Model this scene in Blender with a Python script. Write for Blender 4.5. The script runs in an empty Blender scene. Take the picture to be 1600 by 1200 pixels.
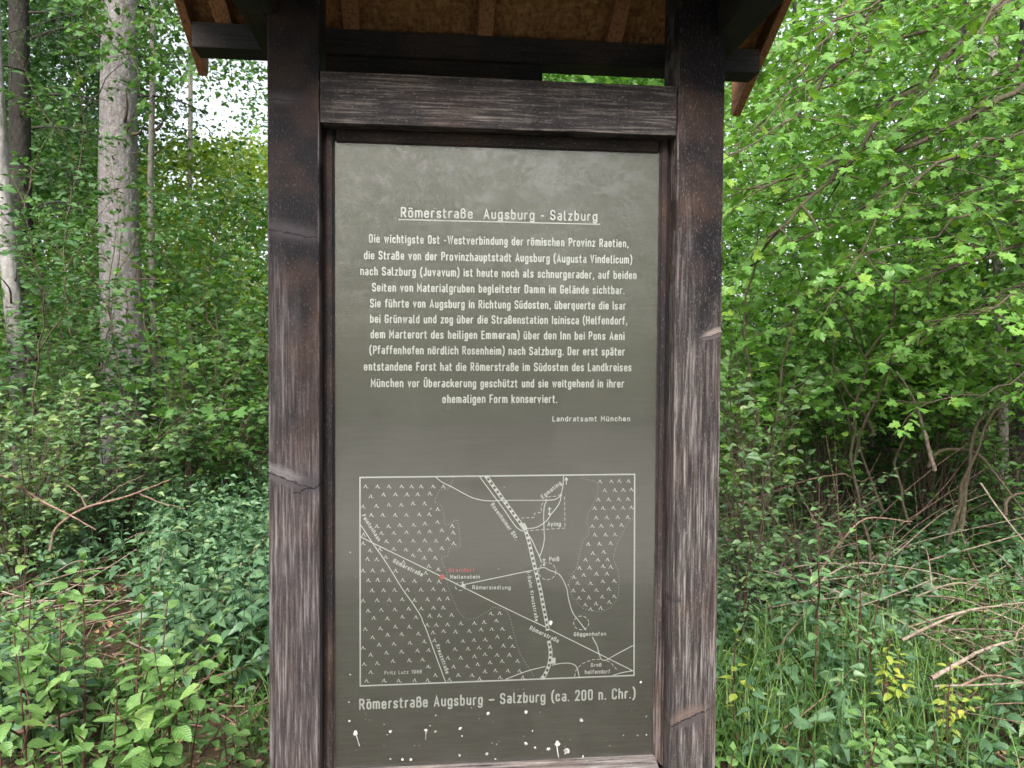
import bpy, math, random
import numpy as np
from mathutils import Vector, Matrix

# ------------------------------------------------------------------ camera, sky, sun, exposure
S = bpy.context.scene
col = S.collection
F = 1180.0                                   # focal length in pixels of a 1600 px wide picture
CAM = np.array([-0.159, -1.841, 1.6])
AX = np.array([[0.99495615, -0.100127, 0.00606904], [-0.00309223, 0.02985884, 0.99954934], [0.1002631, 0.99452654, -0.02939862]])
cam = bpy.data.objects.new('camera', bpy.data.cameras.new('camera'))
col.objects.link(cam)
cam.matrix_world = Matrix(((AX[0][0], AX[1][0], -AX[2][0], CAM[0]), (AX[0][1], AX[1][1], -AX[2][1], CAM[1]),
                           (AX[0][2], AX[1][2], -AX[2][2], CAM[2]), (0, 0, 0, 1)))
cam.data.lens = F / 1600 * 36
cam.data.sensor_width = 36
cam.data.clip_start = 0.05
cam.data.clip_end = 600
cam.data.dof.use_dof = True
cam.data.dof.focus_distance = 1.86
cam.data.dof.aperture_fstop = 11
S.camera = cam

W = bpy.data.worlds.new('World'); S.world = W; W.use_nodes = True
wn = W.node_tree.nodes; wl = W.node_tree.links; wn.clear()
SUN_EL, SUN_AZ = math.radians(42), math.radians(-165)     # azimuth measured from +Y towards +X
sky = wn.new('ShaderNodeTexSky'); sky.sky_type = 'NISHITA'; sky.sun_disc = False
sky.sun_elevation = SUN_EL; sky.sun_rotation = SUN_AZ
sky.dust_density = 5.0; sky.air_density = 1.0; sky.ozone_density = 1.0
hs = wn.new('ShaderNodeHueSaturation'); hs.inputs['Saturation'].default_value = 0.30
bg = wn.new('ShaderNodeBackground'); bg.inputs['Strength'].default_value = 0.15
wo = wn.new('ShaderNodeOutputWorld')
wl.new(sky.outputs[0], hs.inputs['Color']); wl.new(hs.outputs[0], bg.inputs[0]); wl.new(bg.outputs[0], wo.inputs[0])
sun = bpy.data.objects.new('sun', bpy.data.lights.new('sun', 'SUN')); col.objects.link(sun)
sun.data.energy = 1.5; sun.data.angle = math.radians(25); sun.data.color = (1, .96, .90)
sd = Vector((math.sin(SUN_AZ) * math.cos(SUN_EL), math.cos(SUN_AZ) * math.cos(SUN_EL), math.sin(SUN_EL)))
sun.rotation_euler = sd.to_track_quat('Z', 'Y').to_euler()
S.view_settings.view_transform = 'Standard'; S.view_settings.look = 'None'
S.view_settings.gamma = 1; S.view_settings.use_curve_mapping = False
S.view_settings.exposure = 1.78
S.cycles.use_denoising = True
S.cycles.max_bounces = 10; S.cycles.diffuse_bounces = 5; S.cycles.transmission_bounces = 6
S.cycles.transparent_max_bounces = 12; S.cycles.caustics_reflective = False; S.cycles.caustics_refractive = False

rng = np.random.default_rng(7)
random.seed(7)

def at(u, v, d):
    """a point d metres into the place along the line of sight"""
    return CAM + d * ((u - 800) / F * AX[0] - (v - 600) / F * AX[1] + AX[2])
def on_ground(u, d):
    p = at(u, 600, d); return np.array([p[0], p[1], ground_z(p[0], p[1])])
def ground_z(x, y):
    x = np.asarray(x, float); y = np.asarray(y, float)
    r = np.clip((y - 0.5) / 4, 0, 1)
    return (0.05 * np.sin(x * 1.3 + 0.6) * np.cos(y * 0.9) + 0.03 * np.sin(x * 3.1 + y * 2.3) + 0.02 * np.sin(y * 5.1 - x * 4.3)) * (0.3 + r) + 0.10 * r

# ------------------------------------------------------------------ object helpers
def tag(o, label=None, cat=None, group=None, kind=None):
    if label: o['label'] = label
    if cat: o['category'] = cat
    if group: o['group'] = group
    if kind: o['kind'] = kind
    return o
def empty(name, loc, label, cat, group=None):
    o = bpy.data.objects.new(name, None); col.objects.link(o)
    o.location = tuple(float(c) for c in loc); o.empty_display_size = .1
    return tag(o, label, cat, group)
def mesh_from(name, verts, faces, tint=None, smooth=False):
    """verts Nx3, faces: list of integer arrays (each M x k)"""
    me = bpy.data.meshes.new(name)
    verts = np.asarray(verts, np.float32)
    faces = [np.asarray(f, np.int32) for f in faces if len(f)]
    loops = np.concatenate([f.ravel() for f in faces])
    tot = np.concatenate([np.full(len(f), f.shape[1], np.int32) for f in faces])
    start = np.concatenate([[0], np.cumsum(tot)[:-1]]).astype(np.int32)
    me.vertices.add(len(verts)); me.vertices.foreach_set('co', verts.ravel())
    me.loops.add(len(loops)); me.loops.foreach_set('vertex_index', loops)
    me.polygons.add(len(tot)); me.polygons.foreach_set('loop_start', start); me.polygons.foreach_set('loop_total', tot)
    me.polygons.foreach_set('use_smooth', np.full(len(tot), smooth))
    if tint is not None:
        a = me.attributes.new('tint', 'FLOAT', 'POINT'); a.data.foreach_set('value', np.asarray(tint, np.float32))
    me.update(calc_edges=True)
    return me
def link(name, me, mat, parent=None, loc=None, kind=None):
    o = bpy.data.objects.new(name, me); col.objects.link(o)
    if mat and not me.materials: me.materials.append(mat)
    if parent is not None: o.parent = parent
    if loc is not None: o.location = tuple(float(c) for c in loc)
    if kind: o['kind'] = kind
    return o

# ------------------------------------------------------------------ materials
class NT:
    def __init__(s, name):
        s.m = bpy.data.materials.new(name); s.m.use_nodes = True
        s.n = s.m.node_tree.nodes; s.l = s.m.node_tree.links; s.n.clear()
        s.out = s.n.new('ShaderNodeOutputMaterial')
    def add(s, t, **k):
        n = s.n.new('ShaderNode' + t)
        for a, b in k.items():
            if a in n.inputs: n.inputs[a].default_value = b
            else: setattr(n, a, b)
        return n
    def con(s, a, b): s.l.new(a, b)
    def noise(s, vec, scale, detail=4, rough=.55, dist=0):
        n = s.add('TexNoise'); n.inputs['Scale'].default_value = scale; n.inputs['Detail'].default_value = detail
        n.inputs['Roughness'].default_value = rough; n.inputs['Distortion'].default_value = dist
        s.con(vec, n.inputs['Vector']); return n.outputs['Fac']
    def mapp(s, vec, scale=(1, 1, 1), loc=(0, 0, 0), rot=(0, 0, 0)):
        n = s.add('Mapping'); n.inputs['Scale'].default_value = scale; n.inputs['Location'].default_value = loc
        n.inputs['Rotation'].default_value = rot; s.con(vec, n.inputs['Vector']); return n.outputs[0]
    def ramp(s, fac, stops, interp='LINEAR'):
        n = s.add('ValToRGB'); r = n.color_ramp; r.interpolation = interp
        while len(r.elements) < len(stops): r.elements.new(.5)
        for e, (p, c) in zip(r.elements, stops):
            e.position = p; e.color = c if len(c) == 4 else (*c, 1)
        s.con(fac, n.inputs[0]); return n.outputs[0]
    def rng(s, fac, a, b, c=0., d=1.):
        n = s.add('MapRange'); n.inputs[1].default_value = a; n.inputs[2].default_value = b
        n.inputs[3].default_value = c; n.inputs[4].default_value = d; s.con(fac, n.inputs[0]); return n.outputs[0]
    def math(s, op, a, b=None, clamp=False):
        n = s.add('Math', operation=op); n.use_clamp = clamp
        for i, q in enumerate((a, b)):
            if q is None: continue
            if isinstance(q, (int, float)): n.inputs[i].default_value = q
            else: s.con(q, n.inputs[i])
        return n.outputs[0]
    def mix(s, fac, a, b, mode='MIX'):
        n = s.add('MixRGB', blend_type=mode)
        for i, q in enumerate((fac, a, b)):
            if isinstance(q, (int, float)): n.inputs[i].default_value = q
            elif isinstance(q, tuple): n.inputs[i].default_value = (*q, 1) if len(q) == 3 else q
            else: s.con(q, n.inputs[i])
        return n.outputs[0]
    def coord(s, k='Object'):
        return s.add('TexCoord').outputs[k]
    def bump(s, h, strength=.5, dist=.002):
        n = s.add('Bump'); n.inputs['Strength'].default_value = strength; n.inputs['Distance'].default_value = dist
        s.con(h, n.inputs['Height']); return n.outputs[0]
    def bsdf(s, base, rough=.7, spec=.3, normal=None):
        b = s.add('BsdfPrincipled')
        for k, q in (('Base Color', base), ('Roughness', rough), ('Specular IOR Level', spec)):
            if isinstance(q, (int, float)): b.inputs[k].default_value = q
            elif isinstance(q, tuple): b.inputs[k].default_value = (*q, 1)
            else: s.con(q, b.inputs[k])
        if normal is not None: s.con(normal, b.inputs['Normal'])
        return b
    def done(s, sh): s.con(sh, s.out.inputs['Surface']); return s.m

def leaf_material(name, dark, light, trans=.35, gloss=.45, veins=False, spots=0.):
    t = NT(name)
    a = t.add('Attribute'); a.attribute_name = 'tint'
    info = t.add('ObjectInfo')
    co = t.coord()
    f = a.outputs['Fac']
    if veins:
        f = t.math('ADD', t.math('MULTIPLY', f, .6), t.math('MULTIPLY', info.outputs['Random'], .4))
    base = t.ramp(f, [(0, dark), (.75, light), (1, tuple(min(1, c * k) for c, k in zip(light, (1.5, 1.18, .9))))])
    n = t.noise(co, 60 if not veins else 5, 4)
    base = t.mix(.25, base, t.ramp(n, [(.3, (.25, .25, .25)), (.7, (1, 1, 1))]), 'MULTIPLY')
    if spots:
        cv = t.add('VectorMath', operation='ADD'); t.con(co, cv.inputs[0]); t.con(t.math('MULTIPLY', info.outputs['Random'], 30), cv.inputs[1])
        base = t.mix(t.math('MULTIPLY', t.rng(t.noise(cv.outputs[0], 3.2, 4, .7), .56, .72), spots, True), base, (.19, .13, .055))
    if veins:
        x = t.add('SeparateXYZ'); t.con(co, x.inputs[0])
        w = t.math('SINE', t.math('MULTIPLY', t.math('SUBTRACT', x.outputs[0], t.math('MULTIPLY', t.math('ABSOLUTE', x.outputs[1]), .8)), 46))
        v = t.math('MAXIMUM', t.rng(w, .80, 1.), t.rng(t.math('ABSOLUTE', x.outputs[1]), .018, .006))
        base = t.mix(t.math('MULTIPLY', v, .38), base, tuple(c * 1.6 for c in light))
        nrm = t.bump(w, .5, .0012)
    else: nrm = None
    b = t.bsdf(base, gloss, .35, nrm)
    tr = t.add('BsdfTranslucent'); t.con(t.mix(1., base, (1.25, 1.3, .55), 'MULTIPLY'), tr.inputs[0])
    m = t.add('MixShader'); m.inputs[0].default_value = trans
    t.con(b.outputs[0], m.inputs[1]); t.con(tr.outputs[0], m.inputs[2])
    return t.done(m.outputs[0])

def wood(name, axis, paint, worn, raw_amount, grain=1., knots=(), hi=(.30, .25, .21), zfade=None, dark=(.012, .010, .011), seed=0., edges=()):
    """weathered timber: dark stain worn off along the grain, pale fibres, knots. axis = grain axis."""
    t = NT(name); co = t.coord()
    st = [14., 14., 14.]; st[axis] = .35
    st2 = [170. * grain, 170. * grain, 170. * grain]; st2[axis] = 6.5
    st3 = [330., 330., 330.]; st3[axis] = 110.
    off = (seed, seed * 1.7, seed * .6)
    v1 = t.mapp(co, tuple(st), off); v2 = t.mapp(co, tuple(st2), off); v3 = t.mapp(co, tuple(st3), off)
    warp = t.noise(t.mapp(co, (6, 6, 6), off), 1., 3)
    broad = t.noise(v1, 1., 4, .6)
    fine = t.noise(v2, 1., 5, .7)
    speck = t.noise(v3, 1., 3, .8)
    patch = t.noise(t.mapp(co, (9, 9, 9) if axis == 0 else (12, 12, 4.5), off), 1., 5, .65)
    # how much of the stain is worn off
    ex = t.add('SeparateXYZ'); t.con(co, ex.inputs[0])
    wear = t.math('ADD', t.math('MULTIPLY', broad, .55), t.math('MULTIPLY', patch, .65))
    wear = t.math('ADD', t.math('SUBTRACT', wear, .60), raw_amount)
    x = t.add('SeparateXYZ'); t.con(co, x.inputs[0])
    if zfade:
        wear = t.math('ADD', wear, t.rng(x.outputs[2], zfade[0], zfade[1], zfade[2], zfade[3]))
    for e in edges:                                     # arrises are rubbed bare
        q = t.rng(t.math('ABSOLUTE', t.math('SUBTRACT', ex.outputs[0 if axis == 2 else 2], e)), .0055, .001, 0, 1)
        wear = t.math('ADD', wear, t.math('MULTIPLY', q, t.rng(t.noise(t.mapp(co, (9, 9, 9), (e, 0, 0)), 1., 4, .7), .42, .6, 0, .42)))
    body = t.mix(t.rng(wear, -.08, .22), paint, worn)
    body = t.mix(t.rng(warp, .45, .75, 0, .55), body, t.mix(.5, body, (.10, .055, .035)))
    # pale raised fibres
    fib = t.math('MULTIPLY', t.rng(fine, .50, .64), t.rng(wear, -.05, .26))
    fib2 = t.math('MULTIPLY', t.rng(speck, .58, .66), t.rng(wear, -.60, .05))
    f = t.math('MAXIMUM', t.math('MULTIPLY', fib, .72), t.math('MULTIPLY', fib2, .42))
    c = t.mix(f, body, hi)
    c = t.mix(t.math('MULTIPLY', t.rng(fine, .48, .36), .85), c, dark)
    h = t.math('ADD', fine, t.math('MULTIPLY', speck, .4))
    for (kx, kz, rx, rz, ang, pale) in knots:           # knots: position along/across, radii, tilt
        kv = t.mapp(co, (1, 1, 1), (-kx, 0, -kz))
        kv = t.mapp(kv, (1, 0, 1), (0, 0, 0), (0, ang, 0)); kv = t.mapp(kv, (1 / rx, 0, 1 / rz))
        ln = t.add('VectorMath', operation='LENGTH'); t.con(kv, ln.inputs[0])
        kn = t.math('SUBTRACT', t.noise(co, 48, 4, .7), .5)
        d = t.math('ADD', ln.outputs['Value'], t.math('MULTIPLY', kn, 1.5))
        ks = t.add('SeparateXYZ'); t.con(kv, ks.inputs[0])
        kz_ = t.math('ADD', ks.outputs[2], t.math('MULTIPLY', kn, 1.6))
        c = t.mix(t.rng(d, 2.4, .5, 0, .60), c, (.030, .026, .028))
        c = t.mix(t.rng(d, 1.4, .7, 0, .60), c, pale or (.030, .026, .030))
        if pale:
            c = t.mix(t.math('MULTIPLY', t.rng(d, 1.3, 1.0), t.rng(kz_, -.15, -.35, 0, .9)), c, (.045, .038, .042))
            gr = t.math('SINE', t.math('MULTIPLY', kz_, 11.))
            c = t.mix(t.math('MULTIPLY', t.rng(d, 1.1, .9), t.rng(gr, .6, 1., 0, .6)), c, (.06, .05, .05))
        crack = t.math('MULTIPLY', t.rng(t.math('ABSOLUTE', t.math('ADD', kz_, .35)), .13, .03), t.rng(d, 1.5, 1.2))
        c = t.mix(t.math('MULTIPLY', crack, .75), c, (.008, .007, .008))
        h = t.math('SUBTRACT', h, t.math('MULTIPLY', crack, 1.2))
    return t.done(t.bsdf(c, .8, .14, t.bump(h, .65, .0022)).outputs[0])

def bark(name, c1, c2, scale=1., lichen=(.30, .31, .28), amount=.5):
    t = NT(name); co = t.coord()
    a = t.noise(t.mapp(co, (9 * scale, 9 * scale, 2.5 * scale)), 1., 6, .7)
    v = t.add('TexVoronoi'); v.feature = 'F1'; v.inputs['Scale'].default_value = 1
    t.con(t.mapp(co, (26 * scale, 26 * scale, 12 * scale)), v.inputs['Vector'])
    sp = t.noise(co, 45 * scale, 4, .75)
    c = t.mix(t.rng(a, .3, .7), c1, c2)
    c = t.mix(t.math('MULTIPLY', t.rng(sp, .50, .64), amount), c, lichen)
    c = t.mix(t.rng(v.outputs['Distance'], .45, .85, 0, .4), c, tuple(q * .35 for q in c1))
    c = t.mix(t.rng(t.noise(co, 2.2, 3), .55, .72, 0, .5), c, (.055, .075, .03))
    return t.done(t.bsdf(c, .9, .15, t.bump(t.math('ADD', a, t.math('MULTIPLY', v.outputs['Distance'], -.8)), .8, .012)).outputs[0])

def plain(name, c, rough=.8, var=.35, scale=30., c2=None, spec=.2):
    t = NT(name); co = t.coord()
    n = t.noise(co, scale, 5, .65)
    base = t.mix(t.rng(n, .35, .65), tuple(q * (1 - var) for q in c), c2 or tuple(min(1, q * (1 + var)) for q in c))
    return t.done(t.bsdf(base, rough, spec, t.bump(n, .4, .003)).outputs[0])

# ------------------------------------------------------------------ solid shapes
def box_mesh(name, x0, x1, y0, y1, z0, z1, bevel=.003, jitter=0.):
    import bmesh
    bm = bmesh.new()
    bmesh.ops.create_cube(bm, size=1)
    for v in bm.verts:
        v.co = Vector(((x0 + x1) / 2 + v.co.x * (x1 - x0), (y0 + y1) / 2 + v.co.y * (y1 - y0), (z0 + z1) / 2 + v.co.z * (z1 - z0)))
    if bevel: bmesh.ops.bevel(bm, geom=bm.edges[:], offset=bevel, segments=2, profile=.6, affect='EDGES')
    me = bpy.data.meshes.new(name); bm.to_mesh(me); bm.free()
    return me
def box(name, mat, parent, x0, x1, y0, y1, z0, z1, bevel=.003):
    return link(name, box_mesh(name, x0, x1, y0, y1, z0, z1, bevel), mat, parent)
def prism(name, mat, parent, outline, a0, a1, axis=0, bevel=.002):
    """outline = list of 2D points, extruded along axis (0: x, 1: y); outline in the other two axes"""
    import bmesh
    bm = bmesh.new()
    def mk(a, p): return (a, p[0], p[1]) if axis == 0 else (p[0], a, p[1])
    A = [bm.verts.new(mk(a0, p)) for p in outline]; B = [bm.verts.new(mk(a1, p)) for p in outline]
    n = len(outline)
    bm.faces.new(A[::-1]); bm.faces.new(B)
    for i in range(n): bm.faces.new((A[i], A[(i + 1) % n], B[(i + 1) % n], B[i]))
    bmesh.ops.recalc_face_normals(bm, faces=bm.faces[:])
    if bevel: bmesh.ops.bevel(bm, geom=bm.edges[:], offset=bevel, segments=1, affect='EDGES')
    me = bpy.data.meshes.new(name); bm.to_mesh(me); bm.free()
    return link(name, me, mat, parent)

def tube(paths, sides=6):
    """paths: list of (points Nx3, radii N). Returns verts, quads."""
    V = []; Q = []; base = 0
    ang = np.linspace(0, 2 * np.pi, sides, endpoint=False); ca, sa = np.cos(ang), np.sin(ang)
    for pts, rad in paths:
        pts = np.asarray(pts, float); n = len(pts)
        tg = np.gradient(pts, axis=0); tg /= np.linalg.norm(tg, axis=1)[:, None] + 1e-9
        up = np.array([0, 0, 1.]) if abs(tg[0][2]) < .9 else np.array([1., 0, 0])
        a = np.cross(tg, up); a /= np.linalg.norm(a, axis=1)[:, None] + 1e-9
        b = np.cross(tg, a)
        ring = pts[:, None, :] + np.asarray(rad)[:, None, None] * (a[:, None, :] * ca[None, :, None] + b[:, None, :] * sa[None, :, None])
        V.append(ring.reshape(-1, 3))
        i = np.arange(n - 1)[:, None] * sides; j = np.arange(sides)[None, :]; k = (np.arange(sides) + 1) % sides
        k = k[None, :]
        Q.append(np.stack([i + j, i + k, i + sides + k, i + sides + j], -1).reshape(-1, 4) + base)
        base += n * sides
    return np.concatenate(V), np.concatenate(Q)

def spline(pts, n=12, wob=0.):
    """smooth resampling through control points"""
    pts = np.asarray(pts, float)
    s = np.concatenate([[0], np.cumsum(np.linalg.norm(np.diff(pts, axis=0), axis=1))]); s /= s[-1]
    P = np.vstack([2 * pts[0] - pts[1], pts, 2 * pts[-1] - pts[-2]])
    out = []
    for q in np.linspace(0, 1, n):
        i = min(np.searchsorted(s, q, 'right') - 1, len(pts) - 2); u = (q - s[i]) / (s[i + 1] - s[i] + 1e-9)
        p0, p1, p2, p3 = P[i], P[i + 1], P[i + 2], P[i + 3]
        out.append(.5 * ((2 * p1) + (-p0 + p2) * u + (2 * p0 - 5 * p1 + 4 * p2 - p3) * u * u + (-p0 + 3 * p1 - 3 * p2 + p3) * u ** 3))
    out = np.array(out)
    if wob: out[1:-1] += rng.normal(0, wob, (n - 2, 3))
    return out

# ---- layout of the lettering and the map on the panel, metres (x across, z up), baseline start, baseline end, cap height, stroke
LINES = [('Römerstraße  Augsburg - Salzburg', (-0.2469, 1.9559),(0.2481, 1.9586), 0.0256, 0.125),('Die wichtigste Ost -Westverbindung der römischen Provinz Raetien,', (-0.3242, 1.8917),(0.3296, 1.8937), 0.0213, 0.14),('die Straße von der Provinzhauptstadt Augsburg (Augusta Vindelicum)', (-0.3367, 1.8507),(0.3397, 1.8527), 0.0214, 0.14),('nach Salzburg (Juvavum) ist heute noch als schnurgerader, auf beiden', (-0.3457, 1.8116),(0.3517, 1.813), 0.0214, 0.14),('Seiten von Materialgruben begleiteter Damm im Gelände sichtbar.', (-0.3165, 1.7717),(0.3203, 1.7744), 0.0215, 0.14),('Sie führte von Augsburg in Richtung Südosten, überquerte die Isar', (-0.3219, 1.7326),(0.3241, 1.735), 0.0214, 0.14),('bei Grünwald und zog über die Straßenstation Isinisca (Helfendorf,', (-0.3218, 1.6939),(0.3284, 1.6969), 0.0215, 0.14),('dem Marterort des heiligen Emmeram) über den Inn bei Pons Aeni', (-0.3209, 1.6561),(0.3216, 1.6573), 0.0215, 0.14),('(Pfaffenhofen nördlich Rosenheim) nach Salzburg. Der erst später', (-0.3231, 1.6169),(0.3229, 1.6176), 0.0215, 0.14),('entstandene Forst hat die Römerstraße im Südosten des Landkreises', (-0.3366, 1.5757),(0.3407, 1.5771), 0.0216, 0.14),('München vor Überackerung geschützt und sie weitgehend in ihrer', (-0.3199, 1.5347),(0.3219, 1.5354), 0.0216, 0.14),('ehemaligen Form konserviert.', (-0.1423, 1.4954),(0.1486, 1.4956), 0.0218, 0.14),('Landratsamt München', (0.1362, 1.4486),(0.3392, 1.4487), 0.014, 0.15),('Römerstraße Augsburg – Salzburg (ca. 200 n. Chr.)', (-0.3482, 0.7239),(0.3602, 0.7255), 0.0286, 0.135),('Faistenhaan', (-0.3423, 1.2142),(-0.3013, 1.1481), 0.0098, 0.15),('Römerstraße', (-0.2661, 1.095),(-0.1928, 1.0575), 0.0114, 0.15),('Meilenstein', (-0.122, 1.0507),(-0.0464, 1.0495), 0.0098, 0.15),('Römersiedlung', (-0.0655, 1.0226),(0.0324, 1.0196), 0.0103, 0.15),('Kreuzstraße', (-0.1577, 0.882),(-0.1314, 0.8071), 0.0103, 0.15),('Rosenheimer Str.', (-0.0209, 1.238),(0.0448, 1.1453), 0.0108, 0.15),('S-Bahn Kreuzstraße', (0.0729, 1.0664),(0.0962, 0.9351), 0.0093, 0.15),('Egmating', (0.1131, 1.2508),(0.1625, 1.2885), 0.0108, 0.15),('Aying', (0.1253, 1.1809),(0.1607, 1.1803), 0.0114, 0.15),('Peiß', (0.1307, 1.0899),(0.1575, 1.0901), 0.0114, 0.15),('Göggenhofen', (0.1961, 0.8945),(0.2812, 0.8932), 0.0103, 0.15),('Groß', (0.2419, 0.8123),(0.2699, 0.8126), 0.0098, 0.15),('helfendorf', (0.2261, 0.7943),(0.2928, 0.794), 0.0108, 0.15),('Römerstraße', (0.0801, 0.9151),(0.1553, 0.8781), 0.0114, 0.15),('Fritz Lutz 1988', (-0.2852, 0.8113),(-0.1922, 0.8113), 0.0093, 0.13)]
RED_LINE = ('Standort', (-0.1259, 1.0676),(-0.0593, 1.0674), 0.0098, 0.13)
SYMBOLS = [(-0.3319, 1.2872),(-0.3024, 1.2869),(-0.2739, 1.2866),(-0.2428, 1.2863),(-0.2179, 1.286),(-0.1944, 1.2858),(-0.164, 1.2854),(-0.1387, 1.2852),(-0.3189, 1.2622),(-0.2874, 1.2664),(-0.2581, 1.2666),(-0.2292, 1.2662),(-0.203, 1.2659),(-0.1724, 1.2676),(-0.3381, 1.237),(-0.3049, 1.2381),(-0.2744, 1.2408),(-0.2435, 1.2404),(-0.2145, 1.2433),(-0.1855, 1.2429),(-0.1527, 1.2276),(-0.3176, 1.2159),(-0.2894, 1.2155),(-0.2588, 1.215),(-0.2306, 1.2146),(-0.199, 1.2155),(-0.1735, 1.2151),(-0.3039, 1.1872),(-0.275, 1.1867),(-0.2467, 1.1888),(-0.2126, 1.1888),(-0.1843, 1.1922),(-0.1531, 1.1956),(-0.1159, 1.1847),(-0.2926, 1.1696),(-0.2622, 1.1696),(-0.2303, 1.1711),(-0.1992, 1.1711),(-0.1726, 1.1722),(-0.1424, 1.1743),(-0.1133, 1.1679),(-0.3368, 1.1666),(-0.2805, 1.149),(-0.2473, 1.1497),(-0.2141, 1.1491),(-0.1852, 1.1494),(-0.1568, 1.1481),(-0.1275, 1.1527),(-0.1122, 1.1403),(-0.3378, 1.1449),(-0.3206, 1.1263),(-0.2963, 1.1294),(-0.2622, 1.1295),(-0.2319, 1.1271),(-0.1983, 1.1252),(-0.1717, 1.126),(-0.142, 1.129),(-0.3268, 1.1052),(-0.3043, 1.1035),(-0.2817, 1.1094),(-0.2145, 1.1124),(-0.1864, 1.1054),(-0.1584, 1.1049),(-0.2377, 1.0957),(-0.1746, 1.0849),(-0.1507, 1.0751),(-0.3378, 1.0761),(-0.3143, 1.0761),(-0.2897, 1.0761),(-0.257, 1.0738),(-0.1819, 1.067),(-0.3248, 1.0515),(-0.3017, 1.0518),(-0.2741, 1.0516),(-0.2396, 1.0503),(-0.2105, 1.0471),(-0.1735, 1.048),(-0.1486, 1.0443),(0.2626, 1.294),(0.2918, 1.2943),(0.3131, 1.2943),(0.3371, 1.2946),(0.2748, 1.2708),(0.3013, 1.2713),(0.3234, 1.2719),(0.3448, 1.2727),(0.2583, 1.2469),(0.2851, 1.2474),(0.3117, 1.2476),(0.3362, 1.2478),(0.2487, 1.2253),(0.2704, 1.2253),(0.2978, 1.2254),(0.3237, 1.2256),(0.345, 1.2256),(0.2529, 1.2006),(0.2808, 1.2007),(0.3093, 1.2008),(0.336, 1.2007),(0.243, 1.179),(0.2664, 1.1794),(0.2938, 1.18),(0.3196, 1.1804),(0.2501, 1.1566),(0.278, 1.1561),(0.3025, 1.1562),(0.2331, 1.1325),(0.262, 1.1327),(0.2916, 1.1335),(0.245, 1.1089),(0.2737, 1.1115),(0.2261, 1.0922),(0.2585, 1.0912),(0.284, 1.0915),(0.2109, 1.0715),(0.2369, 1.0714),(0.2722, 1.0741),(0.2927, 1.0723),(0.1961, 1.0479),(0.2217, 1.0528),(0.2548, 1.0547),(0.283, 1.0546),(0.206, 1.0321),(0.2404, 1.0305),(0.2723, 1.0351),(0.3019, 1.0357),(-0.3158, 1.0256),(-0.2872, 1.0256),(-0.26, 1.0255),(-0.2277, 1.0252),(-0.1945, 1.0247),(-0.1633, 1.0257),(-0.1368, 1.0233),(-0.3378, 1.0005),(-0.3035, 1.0009),(-0.2733, 1.0002),(-0.2408, 1.0014),(-0.2104, 0.9985),(-0.1774, 0.9995),(-0.1479, 1.0),(-0.127, 1.0008),(-0.325, 0.9751),(-0.2929, 0.9763),(-0.2589, 0.9766),(-0.2248, 0.9775),(-0.1931, 0.9769),(-0.1626, 0.9779),(-0.1379, 0.978),(-0.3112, 0.9563),(-0.2778, 0.954),(-0.2405, 0.9568),(-0.2065, 0.9551),(-0.1722, 0.9575),(-0.1478, 0.9576),(-0.1166, 0.9585),(-0.3322, 0.9286),(-0.2951, 0.9288),(-0.2578, 0.9324),(-0.2229, 0.9311),(-0.1785, 0.9344),(-0.1556, 0.9338),(-0.1272, 0.9342),(-0.0932, 0.9358),(-0.0592, 0.9361),(-0.0342, 0.9375),(-0.0032, 0.941),(-0.0173, 0.9592),(0.0053, 0.9596),(-0.3142, 0.9068),(-0.277, 0.9129),(-0.2421, 0.9131),(-0.2006, 0.9131),(-0.1637, 0.9151),(-0.1369, 0.9177),(-0.1072, 0.9149),(-0.0718, 0.9162),(-0.0419, 0.9187),(-0.0147, 0.9192),(0.0125, 0.9189),(-0.3377, 0.8818),(-0.2983, 0.8878),(-0.2613, 0.8892),(-0.2216, 0.8905),(-0.1853, 0.8925),(-0.1598, 0.8945),(-0.1261, 0.8911),(-0.0881, 0.891),(-0.0598, 0.8924),(-0.0314, 0.8923),(-0.0004, 0.8987),(-0.3192, 0.8632),(-0.2797, 0.8671),(-0.2423, 0.8684),(-0.2025, 0.8697),(-0.175, 0.8701),(-0.1081, 0.8705),(-0.0752, 0.8703),(-0.0473, 0.8725),(-0.0189, 0.8731),(0.0154, 0.8757),(-0.335, 0.8401),(-0.3026, 0.8411),(-0.2638, 0.8454),(-0.2228, 0.8461),(-0.1895, 0.8462),(-0.1259, 0.849),(-0.0936, 0.8479),(-0.0583, 0.8502),(-0.032, 0.855),(-0.0009, 0.8522),(-0.3191, 0.819),(-0.1754, 0.8281),(-0.1115, 0.8254),(-0.077, 0.8255),(-0.05, 0.8295),(-0.0187, 0.8331),(0.0122, 0.8355),(-0.3292, 0.7974),(-0.2857, 0.7958),(-0.2488, 0.795),(-0.2095, 0.7938),(-0.1766, 0.7931),(-0.157, 0.8049),(-0.1219, 0.7929),(-0.0993, 0.8039),(-0.0645, 0.8021),(-0.0315, 0.8101),(-0.0051, 0.8123),(-0.0451, 0.7922),(0.0072, 0.7943),(0.0325, 0.8969),(0.0392, 0.8739),(0.0305, 0.8511),(0.0514, 0.8347),(0.0273, 0.8101),(0.0573, 0.809),(0.0658, 0.7916),(0.1951, 1.0131),(0.2207, 1.013),(0.2552, 1.0129),(0.288, 1.0147),(0.2098, 0.9935),(0.2357, 0.9936),(0.2708, 0.9948),(0.3023, 0.9954),(0.2266, 0.9754),(0.2545, 0.9773),(0.2896, 0.9809),(0.2411, 0.9639),(0.2671, 0.9659)]
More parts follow.
